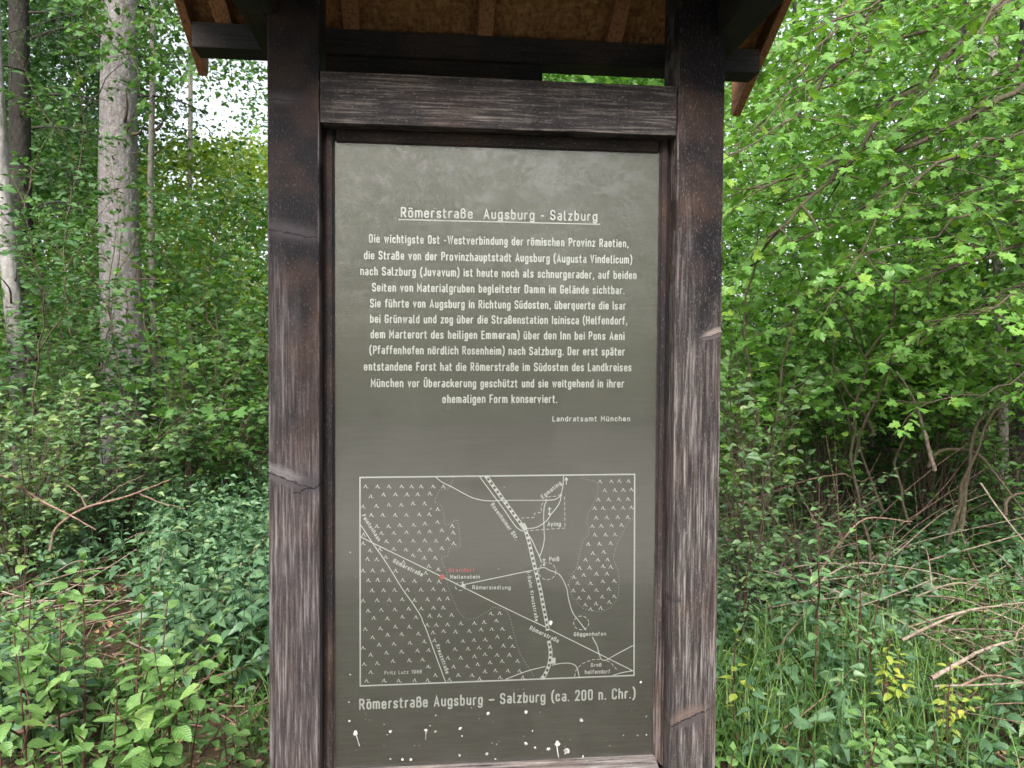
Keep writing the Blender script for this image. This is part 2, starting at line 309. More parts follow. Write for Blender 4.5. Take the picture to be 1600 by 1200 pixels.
ROADS = [[(-0.1611, 1.311),(-0.1433, 1.2967),(-0.1178, 1.2837),(-0.0922, 1.2693),(-0.0666, 1.2561),(-0.0409, 1.2493),(-0.0152, 1.2472),(0.0105, 1.2482),(0.1248, 1.2473),(0.1458, 1.2496),(0.1562, 1.256),(0.1608, 1.2633)], [(-0.0507, 1.3126),(0.0183, 1.2188),(0.0184, 1.2188),(0.0341, 1.1953),(0.0472, 1.1782),(0.0628, 1.1683)], [(0.0759, 1.1608),(0.0864, 1.145),(0.097, 1.1214),(0.1055, 1.103),(0.1116, 1.0872)], [(-0.3443, 1.1909),(-0.3156, 1.1458),(-0.2817, 1.0953),(-0.2413, 1.0278),(-0.2185, 0.9949),(-0.1956, 0.9582),(-0.1892, 0.9412),(-0.1803, 0.9203),(-0.1597, 0.8626),(-0.1326, 0.7876)], [(-0.3443, 1.1616),(-0.3156, 1.1458),(-0.142, 1.0563),(0.0197, 0.9717),(0.122, 0.9204)], [(0.1313, 0.9149),(0.2683, 0.8432),(0.3532, 0.7985)], [(-0.0887, 1.0348),(0.0882, 1.0679)], [(0.1, 1.0717),(0.1183, 1.074),(0.1314, 1.0671),(0.1525, 1.0588),(0.1658, 1.0441),(0.1765, 1.0202),(0.1779, 1.0148),(0.1834, 0.9857),(0.1929, 0.9565),(0.2063, 0.9377),(0.2277, 0.9094)], [(0.2452, 0.8903),(0.2574, 0.8674),(0.2643, 0.8434),(0.2698, 0.8312),(0.2818, 0.8287),(0.2924, 0.8344),(0.3138, 0.8457),(0.3525, 0.8649)], [(0.1667, 1.3119),(0.1651, 1.2846),(0.1609, 1.2612),(0.1576, 1.243),(0.1485, 1.2274),(0.1356, 1.212),(0.1226, 1.1939),(0.0992, 1.1787),(0.0758, 1.1752)], [(0.1248, 1.2473),(0.1184, 1.2357),(0.1159, 1.2123),(0.117, 1.1758),(0.1178, 1.1445),(0.1114, 1.1159),(0.1055, 1.103)], [(0.1738, 1.2866),(0.1736, 1.304)], [(0.1698, 1.2975),(0.1736, 1.3045),(0.1776, 1.2975)], [(0.0209, 0.7885),(0.0756, 0.8076),(0.1228, 0.8178)], [(0.1399, 0.8206),(0.1596, 0.8239),(0.1808, 0.8245),(0.1967, 0.8205),(0.2061, 0.8109),(0.2116, 0.7882)], [(0.2983, 0.7877),(0.325, 0.7947),(0.3532, 0.7985)], [(0.1308, 1.2147),(0.1307, 1.2295)], [(0.1266, 1.2251),(0.1355, 1.225)], [(0.1177, 1.0831),(0.1176, 1.098)], [(0.1134, 1.0944),(0.1223, 1.0943)]]
RAIL = [[(-0.0322, 1.3111),(0.0549, 1.1911),(0.0693, 1.1701),(0.0786, 1.14),(0.088, 1.1007),(0.0961, 1.0666),(0.1069, 1.0245),(0.1164, 0.977),(0.1245, 0.9374),(0.1287, 0.911)], [(0.1315, 0.8846),(0.1362, 0.8581),(0.1353, 0.8371),(0.1307, 0.8162),(0.1229, 0.798),(0.1138, 0.7857)]]
PATCHES = [[(0.0575, 1.1819),(0.0666, 1.1909),(0.0758, 1.1752),(0.068, 1.1693)], [(0.1397, 0.8409),(0.1498, 0.8392),(0.1491, 0.824),(0.138, 0.8251)], [(-0.0969, 1.0306),(-0.0913, 1.0369),(-0.0908, 1.0434),(-0.0887, 1.0433),(-0.0879, 1.0368),(-0.083, 1.0295)]]
DISCS = [((0.1303, 1.2121), 0.003),((0.1177, 1.0813), 0.003)]
DASHES = [[(0.1601, 1.2625),(0.1483, 1.2574),(0.13, 1.2563),(0.1144, 1.2435),(0.1093, 1.2306),(0.1094, 1.2157),(0.0924, 1.2152),(0.0917, 1.2035),(0.0587, 1.2027),(0.0587, 1.1949)], [(0.1693, 1.2559),(0.1713, 1.1749),(0.0732, 1.17)], [(0.1485, 1.0641),(0.1478, 1.0584),(0.1456, 1.0531),(0.1421, 1.0485),(0.1375, 1.0451),(0.1321, 1.043),(0.1264, 1.0424),(0.1206, 1.0433),(0.1152, 1.0456),(0.1106, 1.0493),(0.107, 1.0539),(0.1047, 1.0594),(0.1039, 1.0651),(0.1047, 1.0709),(0.1068, 1.0762),(0.1103, 1.0807),(0.1149, 1.0841),(0.1203, 1.0862),(0.126, 1.0869),(0.1318, 1.086),(0.1372, 1.0837),(0.1419, 1.08),(0.1454, 1.0753),(0.1477, 1.0699),(0.1485, 1.0641)], [(0.2356, 0.9276),(0.2349, 0.923),(0.233, 0.9187),(0.2298, 0.9151),(0.2257, 0.9124),(0.2209, 0.9107),(0.2158, 0.9102),(0.2106, 0.911),(0.2058, 0.913),(0.2017, 0.9159),(0.1985, 0.9197),(0.1965, 0.9241),(0.1958, 0.9288),(0.1964, 0.9334),(0.1984, 0.9377),(0.2015, 0.9413),(0.2056, 0.944),(0.2103, 0.9457),(0.2155, 0.9462),(0.2206, 0.9454),(0.2255, 0.9435),(0.2296, 0.9405),(0.2328, 0.9367),(0.2348, 0.9323),(0.2356, 0.9276)], [(-0.083, 1.0302),(-0.0835, 1.0276),(-0.0847, 1.0251),(-0.0868, 1.023),(-0.0894, 1.0214),(-0.0925, 1.0205),(-0.0958, 1.0202),(-0.0991, 1.0206),(-0.1022, 1.0217),(-0.1049, 1.0234),(-0.1069, 1.0256),(-0.1082, 1.0282),(-0.1087, 1.0309),(-0.1082, 1.0335),(-0.107, 1.036),(-0.105, 1.0381),(-0.1023, 1.0397),(-0.0992, 1.0406),(-0.0959, 1.0409),(-0.0926, 1.0405),(-0.0895, 1.0394),(-0.0868, 1.0377),(-0.0848, 1.0355),(-0.0835, 1.0329),(-0.083, 1.0302)], [(0.1996, 0.7886),(0.2034, 0.807),(0.2179, 0.8211),(0.2444, 0.8313),(0.2684, 0.8313),(0.2925, 0.8238),(0.3115, 0.8019)]]
DOTS = [[(-0.1141, 1.308),(-0.1191, 1.2927),(-0.128, 1.2768),(-0.1483, 1.2763),(-0.1559, 1.2623),(-0.1622, 1.2457),(-0.1431, 1.237),(-0.1385, 1.221),(-0.1366, 1.1902),(-0.1276, 1.1875),(-0.1047, 1.2013),(-0.1, 1.1793),(-0.0969, 1.1535),(-0.0968, 1.1315),(-0.1249, 1.1308),(-0.1253, 1.1101),(-0.1452, 1.1028),(-0.14, 1.0898),(-0.1298, 1.069),(-0.1297, 1.0405),(-0.1245, 1.0222),(-0.1142, 0.9986),(-0.1038, 0.975),(-0.0909, 0.9539),(-0.0742, 0.9457),(-0.0549, 0.949),(-0.0317, 0.9614),(-0.0111, 0.9757),(0.0198, 0.9678),(0.0264, 0.9585),(0.033, 0.94),(0.0397, 0.9137),(0.0491, 0.8767),(0.0597, 0.8475),(0.0755, 0.8233),(0.0967, 0.7897)], [(0.2097, 1.3037),(0.2454, 1.2955),(0.2568, 1.2875),(0.2563, 1.2653),(0.2498, 1.2497),(0.2433, 1.234),(0.2303, 1.2106),(0.2278, 1.1897),(0.2348, 1.1582),(0.2177, 1.1401),(0.2113, 1.114),(0.2075, 1.0957),(0.2025, 1.0735),(0.1894, 1.0541),(0.1817, 1.0306),(0.1845, 1.0173),(0.1926, 0.996),(0.2059, 0.9799),(0.2193, 0.9664),(0.2459, 0.9572),(0.2725, 0.9565),(0.2938, 0.967),(0.3122, 0.993),(0.3144, 1.0379),(0.3115, 1.0632),(0.2978, 1.0939),(0.3055, 1.128),(0.3238, 1.1619),(0.3369, 1.1881),(0.3488, 1.1971)]]
BORDER = [(-0.3463, 1.3099),(0.3522, 1.3117),(0.3563, 0.7864),(-0.3454, 0.7848)]
UNDERLINE = [(-0.2523, 1.9504),(0.2549, 1.9508)]
RED_DOT = (-0.142, 1.0563)
SPLATS = [(-0.3727, 0.7489, 0.0031, 0.0),(-0.3712, 0.7019, 0.0047, 0.0063),(-0.3554, 0.6688, 0.0094, 0.0283),(-0.3318, 0.7035, 0.002, 0.0),(-0.2859, 0.6886, 0.0019, 0.0),(-0.27, 0.67, 0.0055, 0.0047),(-0.2779, 0.6622, 0.002, 0.0),(-0.1565, 0.706, 0.0031, 0.0),(-0.1821, 0.6694, 0.0063, 0.022),(-0.158, 0.6651, 0.0047, 0.0031),(-0.1709, 0.6804, 0.0019, 0.0),(-0.0951, 0.6706, 0.0055, 0.0094),(-0.0902, 0.6506, 0.0028, 0.0),(-0.0238, 0.7054, 0.0063, 0.0063),(-0.0465, 0.6932, 0.0019, 0.0),(-0.0106, 0.6834, 0.0016, 0.0),(0.0729, 0.7048, 0.0063, 0.0078),(0.1092, 0.7033, 0.0016, 0.0047),(0.2159, 0.6788, 0.0078, 0.0157),(0.0898, 0.6559, 0.0031, 0.0),(0.0684, 0.6436, 0.0019, 0.0),(0.0735, 0.6234, 0.0063, 0.0078),(0.0967, 0.6124, 0.0047, 0.0031),(0.1315, 0.6074, 0.0078, 0.0),(0.1546, 0.6197, 0.011, 0.0314),(0.1781, 0.5986, 0.011, 0.0094),(0.1879, 0.6283, 0.0016, 0.0),(-0.0136, 0.629, 0.002, 0.0),(-0.0021, 0.6252, 0.002, 0.0),(-0.0964, 0.6015, 0.0055, 0.0094),(-0.0265, 0.6015, 0.0055, 0.0063),(-0.0052, 0.5872, 0.0038, 0.0),(-0.2188, 0.5957, 0.0078, 0.0094),(-0.2396, 0.5967, 0.0055, 0.0126),(-0.2699, 0.5998, 0.0031, 0.0),(-0.2858, 0.6348, 0.0019, 0.0),(0.3879, 0.6817, 0.0039, 0.0047),(0.3647, 0.6321, 0.0036, 0.0),(0.3885, 0.6328, 0.0036, 0.0),(0.3273, 0.6338, 0.0028, 0.0),(0.2921, 0.6085, 0.0019, 0.0),(0.2217, 0.5832, 0.0047, 0.0016),(0.3077, 0.5724, 0.0039, 0.0016),(0.3716, 0.7715, 0.0047, 0.0063),(0.134, 0.9342, 0.0094, 0.0078),(-0.1709, 1.231, 0.0035, 0.0031),(-0.3695, 1.1251, 0.0031, 0.0),(-0.3696, 0.8183, 0.0035, 0.0),(0.1795, 1.0304, 0.0025, 0.0),(0.0003, 1.0755, 0.002, 0.0),(-0.1399, 1.5036, 0.0031, 0.0016),(-0.1287, 1.4828, 0.0016, 0.0),(0.0137, 1.2837, 0.002, 0.0016),(-0.357, 1.0624, 0.0016, 0.0),(-0.2093, 0.6313, 0.0016, 0.0),(-0.0661, 0.722, 0.0016, 0.0),(0.0413, 0.7639, 0.0016, 0.0),(0.066, 0.7646, 0.0016, 0.0),(0.0528, 0.7651, 0.0016, 0.0),(-0.3302, 0.7164, 0.0016, 0.0),(-0.3223, 0.7015, 0.0016, 0.0),(-0.1981, 0.6308, 0.0016, 0.0)]
# ================================================================== the information board
X0, X1, X2, X3 = -.5558, -.4358, .4358, .5558          # outer and inner edges of the two posts
ZB, ZT = 2.1643, 2.2856                                # cross beam
PX0, PX1, PZ0, PZ1 = -.4057, .4049, .5804, 2.1301      # visible part of the panel

GREY = (.115, .095, .085); STAIN = (.0056, .0048, .0062); WORN = (.085, .070, .062)
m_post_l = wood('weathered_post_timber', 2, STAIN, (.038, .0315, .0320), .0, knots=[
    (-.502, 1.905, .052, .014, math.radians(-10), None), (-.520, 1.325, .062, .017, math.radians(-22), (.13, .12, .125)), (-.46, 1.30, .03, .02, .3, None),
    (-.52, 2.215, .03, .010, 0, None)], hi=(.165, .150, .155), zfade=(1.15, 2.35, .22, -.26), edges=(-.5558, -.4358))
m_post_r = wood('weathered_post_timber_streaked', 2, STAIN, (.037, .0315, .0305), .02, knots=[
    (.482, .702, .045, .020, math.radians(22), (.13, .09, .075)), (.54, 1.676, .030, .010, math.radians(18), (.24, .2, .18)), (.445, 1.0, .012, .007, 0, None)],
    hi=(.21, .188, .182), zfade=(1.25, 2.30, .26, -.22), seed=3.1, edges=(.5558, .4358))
m_beam = wood('weathered_crossbeam_timber', 0, STAIN, (.030, .026, .026), .05, hi=(.21, .18, .165), seed=5., edges=(2.2856, 2.1643))
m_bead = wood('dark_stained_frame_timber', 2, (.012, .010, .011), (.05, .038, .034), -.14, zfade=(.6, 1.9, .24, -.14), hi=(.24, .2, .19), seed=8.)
m_bead_h = wood('dark_stained_head_timber', 0, (.012, .010, .010), (.04, .032, .03), -.22, hi=(.2, .17, .15), seed=8.)
m_sill = wood('bare_sill_timber', 0, (.035, .03, .03), (.11, .095, .09), .2, hi=(.26, .235, .22), seed=2.)
m_dark = wood('dark_roof_timber', 0, (.017, .018, .019), (.04, .038, .036), -.2, hi=(.18, .17, .17), seed=4.)
m_darky = wood('dark_tie_timber', 1, (.016, .017, .015), (.03, .03, .026), -.25, hi=(.15, .14, .13), seed=6.)
m_raft = wood('orange_rafter_timber', 1, (.14, .062, .030), (.22, .11, .055), .2, hi=(.28, .15, .08), dark=(.06, .025, .012), seed=9.)

def osb_material():
    t = NT('oriented_strand_board'); co = t.coord()
    w = t.add('TexNoise'); w.inputs['Scale'].default_value = 7; t.con(co, w.inputs['Vector'])
    base = None; cc = None
    for k, (sc, r) in enumerate((((150, 34, 60), .4), ((40, 170, 60), -.5), ((110, 70, 60), .9))):
        v = t.add('TexVoronoi'); v.feature = 'F1'; v.inputs['Scale'].default_value = 1
        t.con(t.mapp(co, sc, (k, k, k), (0, 0, r)), v.inputs['Vector'])
        cc = t.ramp(v.outputs['Color'], [(.15, (.085, .038, .014)), (.5, (.19, .095, .036)), (.85, (.31, .18, .075))])
        base = cc if base is None else t.mix(.5, base, cc)
    return t.done(t.bsdf(base, .7, .25, t.bump(w.outputs['Fac'], .3, .002)).outputs[0])
m_osb = osb_material()

board = empty('information_board', (0, 0, 0), 'tall roofed wooden information board with white lettering on a glazed olive panel', 'sign')

# posts run down into the ground and up to the ridge
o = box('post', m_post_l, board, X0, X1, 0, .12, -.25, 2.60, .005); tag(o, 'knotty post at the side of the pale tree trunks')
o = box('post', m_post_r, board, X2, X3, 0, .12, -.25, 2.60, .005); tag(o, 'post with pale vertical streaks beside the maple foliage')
box('crossbeam', m_beam, board, X1 + .0015, X2 - .0015, .002, .098, ZB, ZT, .004)
box('lower_crossbeam', m_beam, board, X1 + .0015, X2 - .0015, .002, .098, .40, .5335, .004)

# picture frame: beads round the glass, mitred at the lower corners
frame = bpy.data.objects.new('frame', None); col.objects.link(frame); frame.parent = board
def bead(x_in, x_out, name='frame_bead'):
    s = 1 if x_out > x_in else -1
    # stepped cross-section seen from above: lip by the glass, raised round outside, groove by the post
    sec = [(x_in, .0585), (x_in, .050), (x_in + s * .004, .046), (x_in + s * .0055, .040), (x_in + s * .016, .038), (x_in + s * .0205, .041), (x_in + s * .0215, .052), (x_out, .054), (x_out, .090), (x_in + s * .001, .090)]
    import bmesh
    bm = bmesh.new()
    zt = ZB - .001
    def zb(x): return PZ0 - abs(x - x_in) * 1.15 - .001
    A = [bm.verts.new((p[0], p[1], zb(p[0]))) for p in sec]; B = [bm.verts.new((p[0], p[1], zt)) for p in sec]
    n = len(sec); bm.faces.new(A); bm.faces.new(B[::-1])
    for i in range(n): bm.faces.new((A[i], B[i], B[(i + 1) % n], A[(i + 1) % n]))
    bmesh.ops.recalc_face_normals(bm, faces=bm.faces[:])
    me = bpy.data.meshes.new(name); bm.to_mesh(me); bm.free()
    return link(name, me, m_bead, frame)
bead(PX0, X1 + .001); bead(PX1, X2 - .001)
prism('head_bead', m_bead_h, frame, [(.0585, PZ1), (.050, PZ1 + .001), (.044, PZ1 + .006), (.040, PZ1 + .022), (.042, ZB - .0015), (.090, ZB - .0015), (.090, PZ1)], PX0 + .004, PX1 - .004, 0, .0008)
prism('sill', m_sill, frame, [(.0585, PZ0), (.048, PZ0 - .001), (.040, PZ0 - .0045), (.026, PZ0 - .0085), (.008, PZ0 - .016), (-.004, PZ0 - .026), (-.004, PZ0 - .046), (.09, PZ0 - .046), (.09, PZ0)], PX0 - .006, PX1 + .006, 0, .0008)

# the painted panel and everything printed on it
def panel_material():
    t = NT('olive_grey_panel_paint'); co = t.coord()
    n = t.noise(t.mapp(co, (3, 3, 2)), 1., 5, .6); g = t.noise(co, 420, 2, .7)
    w = t.noise(t.mapp(co, (12, 12, 160)), 1., 2)
    c = t.mix(t.rng(n, .3, .7), (.050, .043, .028), (.060, .051, .034))
    c = t.mix(t.rng(g, .3, .7, 0, .35), c, (.075, .075, .066))
    c = t.mix(t.rng(w, .4, .7, 0, .12), c, (.16, .155, .14))
    return t.done(t.bsdf(c, .75, .2, t.bump(g, .15, .0005)).outputs[0])
panel = box('panel', panel_material(), board, PX0 - .02, PX1 + .02, .060, .086, PZ0 - .03, PZ1 + .02, 0)
box('rear_board', m_dark, board, X1 + .002, .1408, .1003, .118, .50, 2.262, .002)
box('batten', m_dark, board, X1 - .085, .1408, .318, .338, 2.395, 2.4445, .002)
box('rear_board', m_dark, board, .1428, X2 - .002, .1003, .118, .50, 2.262, .002)
m_white = plain('white_sign_paint', (.90, .91, .90), .6, .02, 300)
m_red = plain('red_sign_paint', (.78, .10, .09), .6, .1, 300)
PY = .0592

def rounded(pts, closed=False, r=.13, seg=4):
    """polyline with its corners rounded; a point may carry its own radius as third value"""
    P = [np.array(p[:2], float) for p in pts]; R = [p[2] if len(p) > 2 else r for p in pts]
    n = len(P); out = []
    for i in range(n):
        if not closed and i in (0, n - 1): out.append(P[i]); continue
        a, b, c = P[i - 1], P[i], P[(i + 1) % n]
        u, v = a - b, c - b; lu, lv = np.linalg.norm(u), np.linalg.norm(v)
        q = min(R[i], lu / 2 if (closed or i > 1) else lu, lv / 2 if (closed or i < n - 2) else lv)
        if q < 1e-4: out.append(b); continue
        s, e = b + u / lu * q, b + v / lv * q
        for k in range(seg + 1):
            w = k / seg; out.append((1 - w) ** 2 * s + 2 * w * (1 - w) * (b * .82 + (s + e) * .09) + w * w * e)
    if closed: out.append(out[0])
    return np.array(out)
NR = [0]
def ribbon(pts, w, verts, quads, tris, cap=True):
    """flat stroke of width w along a 2D polyline"""
    pts = np.asarray(pts, float)
    keep = [0] + [i for i in range(1, len(pts)) if np.linalg.norm(pts[i] - pts[i - 1]) > 1e-6]
    pts = pts[keep]; n = len(pts)
    if n < 2: return
    d = np.diff(pts, axis=0); d /= np.linalg.norm(d, axis=1)[:, None]
    nn = np.stack([-d[:, 1], d[:, 0]], 1)
    N = np.vstack([nn[:1], nn[:-1] + nn[1:], nn[-1:]]); N /= np.linalg.norm(N, axis=1)[:, None] + 1e-9
    k = np.concatenate([[1], 1 / np.clip((N[1:-1] * nn[:-1]).sum(1), .45, 1), [1]]) if n > 2 else np.ones(n)
    L = pts + N * (w / 2 * k)[:, None]; Rr = pts - N * (w / 2 * k)[:, None]
    b = len(verts); NR[0] += 1; of = (NR[0] % 6) * .00011
    for i in range(n): verts.append((*L[i], of)); verts.append((*Rr[i], of))
    for i in range(n - 1): quads.append((b + 2 * i, b + 2 * i + 1, b + 2 * i + 3, b + 2 * i + 2))
    if cap:
        for (p, dd, l, r_) in ((pts[0], -d[0], b, b + 1), (pts[-1], d[-1], b + 2 * n - 2, b + 2 * n - 1)):
            c = len(verts); nrm = np.array([-dd[1], dd[0]])
            arc = [p + (nrm * math.cos(a) + dd * math.sin(a)) * w / 2 for a in (math.pi * .2, math.pi * .4, math.pi * .6, math.pi * .8)]
            e0, e1 = (r_, l) if p is pts[0] else (l, r_)
            for q in arc: verts.append((*q, of))
            tris += [(e0, c, c + 1), (e0, c + 1, c + 2), (e0, c + 2, c + 3), (e0, c + 3, e1)]
B_, T_, X_, D_, H_ = .07, .93, .65, -.19, .28
O_ = ([(0, B_), (H_, B_), (H_, X_), (0, X_)], True)
def dots(a, b, y=.87): return [([(a, y), (a + .001, y)], False), ([(b, y), (b + .001, y)], False)]
G = {
 'a': (H_, [([(.04, .63), (.08, X_, .03), (H_, X_), (H_, B_)], False), ([(H_, .385), (0, .385), (0, B_), (H_, B_, .10), (H_, .2)], False)]),
 'b': (H_, [([(0, T_), (0, B_)], False), O_]), 'd': (H_, [([(H_, T_), (H_, B_)], False), O_]),
 'c': (.26, [([(.26, .5), (.26, X_), (0, X_), (0, B_), (.26, B_), (.26, .22)], False)]),
 'e': (H_, [([(0, .37), (H_, .37)], False), ([(H_, .37), (H_, X_), (0, X_), (0, B_), (H_, B_), (H_, .19)], False)]),
 'f': (.17, [([(.05, B_), (.05, T_), (.19, T_)], False), ([(-.03, X_), (.17, X_)], False)]),
 'g': (H_, [O_, ([(H_, X_), (H_, D_), (0, D_), (0, -.10)], False)]),
 'h': (H_, [([(0, T_), (0, B_)], False), ([(0, .60, 0), (.02, X_, .03), (H_, X_), (H_, B_)], False)]),
 'i': (0, [([(0, X_), (0, B_)], False), ([(0, .87), (0.001, .87)], False)]),
 'k': (H_, [([(0, T_), (0, B_)], False), ([(.26, X_, 0), (0, .28, 0)], False), ([(.10, .40, 0), (H_, B_, 0)], False)]),
 'l': (.08, [([(0, T_), (0, B_, .07), (.09, B_)], False)]),
 'm': (.48, [([(0, X_), (0, B_)], False), ([(0, X_), (.24, X_), (.24, B_)], False), ([(.24, X_), (.48, X_), (.48, B_)], False)]),
 'n': (H_, [([(0, X_), (0, B_)], False), ([(0, X_), (H_, X_), (H_, B_)], False)]),
 'o': (H_, [O_]), 'p': (H_, [O_, ([(0, X_), (0, D_)], False)]), 'q': (H_, [O_, ([(H_, X_), (H_, D_)], False)]),
 'r': (.17, [([(0, X_), (0, B_)], False), ([(0, .55), (.03, X_, .08), (.18, X_)], False)]),
 's': (.25, [([(.25, .54), (.25, X_, .1), (0, X_, .12), (0, .38, .12), (.25, .33, .12), (.25, B_, .12), (0, B_, .1), (0, .19)], False)]),
 't': (.17, [([(.04, .86), (.04, B_, .09), (.17, B_)], False), ([(-.04, X_), (.16, X_)], False)]),
 'u': (H_, [([(0, X_), (0, B_), (H_, B_), (H_, .25)], False), ([(H_, X_), (H_, B_)], False)]),
 'v': (H_, [([(0, X_), (.14, B_, 0), (H_, X_)], False)]),
 'w': (.42, [([(0, X_), (.11, B_, 0), (.21, X_, 0), (.31, B_, 0), (.42, X_)], False)]),
 'y': (H_, [([(0, X_), (.14, B_)], False), ([(H_, X_), (.05, D_)], False)]),
 'z': (.25, [([(0, X_), (.25, X_, 0), (0, B_, 0), (.25, B_)], False)]),
 'ß': (.30, [([(0, B_), (0, T_, .16), (.27, T_, .13), (.27, .56, .12), (.09, .54)], False), ([(.09, .54), (.30, .54, .12), (.30, B_, .12), (.10, B_)], False)]),
 'A': (.36, [([(0, B_), (.18, T_, 0), (.36, B_)], False), ([(.07, .30), (.29, .30)], False)]),
 'B': (.32, [([(0, B_, 0), (0, T_, .02), (.30, T_), (.30, .53), (0, .53)], False), ([(0, .53), (.32, .53), (.32, B_), (0, B_)], False)]),
 'D': (.32, [([(0, B_, .02), (.32, B_, .15), (.32, T_, .15), (0, T_, .02)], True)]),
 'E': (.28, [([(.28, T_), (0, T_, 0), (0, B_, 0), (.28, B_)], False), ([(0, .52), (.24, .52)], False)]),
 'F': (.27, [([(.28, T_), (0, T_, 0), (0, B_)], False), ([(0, .50), (.23, .50)], False)]),
 'G': (.32, [([(.32, .74), (.32, T_), (0, T_), (0, B_), (.32, B_), (.32, .47, 0), (.19, .47)], False)]),
 'H': (.32, [([(0, T_), (0, B_)], False), ([(.32, T_), (.32, B_)], False), ([(0, .52), (.32, .52)], False)]),
 'I': (.0, [([(0, T_), (0, B_)], False)]),
 'J': (.22, [([(.22, T_), (.22, B_), (0, B_), (0, .2)], False)]),
 'K': (.32, [([(0, T_), (0, B_)], False), ([(.31, T_), (0, .40)], False), ([(.11, .53), (.33, B_)], False)]),
 'L': (.25, [([(0, T_), (0, B_, 0), (.26, B_)], False)]),
 'M': (.42, [([(0, B_), (0, T_, 0), (.21, .35, 0), (.42, T_, 0), (.42, B_)], False)]),
 'O': (.32, [([(0, B_), (.32, B_), (.32, T_), (0, T_)], True)]),
 'P': (.31, [([(0, B_), (0, T_, .02), (.31, T_), (.31, .46), (0, .46)], False)]),
 'R': (.32, [([(0, B_), (0, T_, .02), (.31, T_), (.31, .48), (0, .48)], False), ([(.15, .48), (.33, B_)], False)]),
 'S': (.32, [([(.32, .76), (.32, T_), (0, T_), (0, .54), (.32, .46), (.32, B_), (0, B_), (0, .24)], False)]),
 'V': (.34, [([(0, T_), (.17, B_, 0), (.34, T_)], False)]),
 'W': (.52, [([(0, T_), (.13, B_, 0), (.26, T_, 0), (.39, B_, 0), (.52, T_)], False)]),
 'C': (.32, [([(.32, .74), (.32, T_), (0, T_), (0, B_), (.32, B_), (.32, .26)], False)]),
 'U': (.32, [([(0, T_), (0, B_), (.32, B_), (.32, T_)], False)]),
 '0': (.30, [([(0, B_), (.30, B_), (.30, T_), (0, T_)], True)]),
 '1': (.14, [([(0, .74), (.14, T_, 0), (.14, B_)], False)]),
 '2': (.30, [([(0, .74), (0, T_), (.30, T_), (.30, .60), (0, B_, 0), (.31, B_)], False)]),
 '8': (.30, [([(.02, .53), (.28, .53), (.28, T_), (.02, T_)], True), ([(0, B_), (.30, B_), (.30, .53), (0, .53)], True)]),
 '9': (.30, [([(0, .42), (.30, .42), (.30, T_), (0, T_)], True), ([(.30, .6), (.30, B_), (0, B_), (0, .2)], False)]),
 '(': (.13, [([(.14, 1.03), (0, .82, .2), (0, .10, .2), (.14, -.10)], False)]),
 ')': (.13, [([(0, 1.03), (.14, .82, .2), (.14, .10, .2), (0, -.10)], False)]),
 '.': (.0, [([(0, .07), (.001, .07)], False)]), ',': (.02, [([(.02, .08), (.0, -.06)], False)]),
 '-': (.15, [([(0, .42), (.16, .42)], False)]), '–': (.36, [([(0, .42), (.38, .42)], False)]),
 ' ': (.10, [])}
for c, b in (('ä', 'a'), ('ö', 'o'), ('ü', 'u')): G[c] = (G[b][0], G[b][1] + dots(.05, H_ - .05))
G['Ü'] = (.32, [([(0, .86), (0, B_), (.32, B_), (.32, .86)], False)] + dots(.09, .23, 1.08))
TRACK = .27
def text_geo(s, a, b, cap, wt, mul=None):
    """lettering from a to b along the baseline, cap height given"""
    x = wt / 2; places = []
    for ch in s:
        places.append(x); x += G[ch][0] + TRACK
    total = x - TRACK + wt / 2
    a = np.array(a); b = np.array(b); L = np.linalg.norm(b - a); e = (b - a) / L; n = np.array([-e[1], e[0]])
    kx = L / total
    V, Q, T = [], [], []
    for ch, px in zip(s, places):
        for pts, closed in G[ch][1]:
            q = rounded(pts, closed)
            q = np.stack([(q[:, 0] + px) * kx, q[:, 1] * cap], 1)
            jit = rng.normal(0, cap * .010, 2)
            q = q + jit
            if len(pts) == 2 and abs(pts[0][0] - pts[1][0]) < .002 and pts[0][1] == pts[1][1]:
                q = np.array([q[0] - (wt * cap * .10, 0), q[0] + (wt * cap * .10, 0)])
            ribbon(a + q[:, :1] * e + q[:, 1:] * n, wt * cap * (1.10 if mul is None else mul), V, Q, T, not closed)
    return V, Q, T
def flat(name, V, Q, T, mat, y=PY, label=None, parent=panel):
    V = np.array([(*q, 0.) if len(q) == 2 else tuple(q) for q in V]); v3 = np.stack([V[:, 0], y - V[:, 2], V[:, 1]], 1)
    # make every face look towards the reader
    fs = []
    for F_ in (Q, T):
        if len(F_):
            F_ = np.array(F_); p, q, r_ = V[F_[:, 0]], V[F_[:, 1]], V[F_[:, 2]]
            cr = (q - p)[:, 0] * (r_ - p)[:, 1] - (q - p)[:, 1] * (r_ - p)[:, 0]
            F_[cr < 0] = F_[cr < 0][:, ::-1]; fs.append(F_)
    o = link(name, mesh_from(name, v3, fs), mat, parent)
    if label: o['label'] = label
    return o
for i, (s, a, b, cap, wt) in enumerate(LINES):
    if s == "Fritz Lutz 1988" or True:
        flat('lettering' if i < 14 else 'map_name', *text_geo(s, a, b, cap, wt), m_white, label='white lettering reading ' + s.replace('  ', ' '))
s, a, b, cap, wt = RED_LINE
flat('map_name', *text_geo(s, a, b, cap, wt, 1.35), m_red, label='red lettering reading Standort')
V, Q, T = [], [], []; ribbon(UNDERLINE, .0026, V, Q, T, False); flat('underline', V, Q, T, m_white)
V, Q, T = [], [], []; bb = np.array(BORDER + [BORDER[0]])
for i in range(4): ribbon([bb[i] - (bb[i + 1] - bb[i]) * .0022, bb[i + 1] + (bb[i + 1] - bb[i]) * .0022], .0036, V, Q, T, False)
flat('map_border', V, Q, T, m_white, PY - .0002)
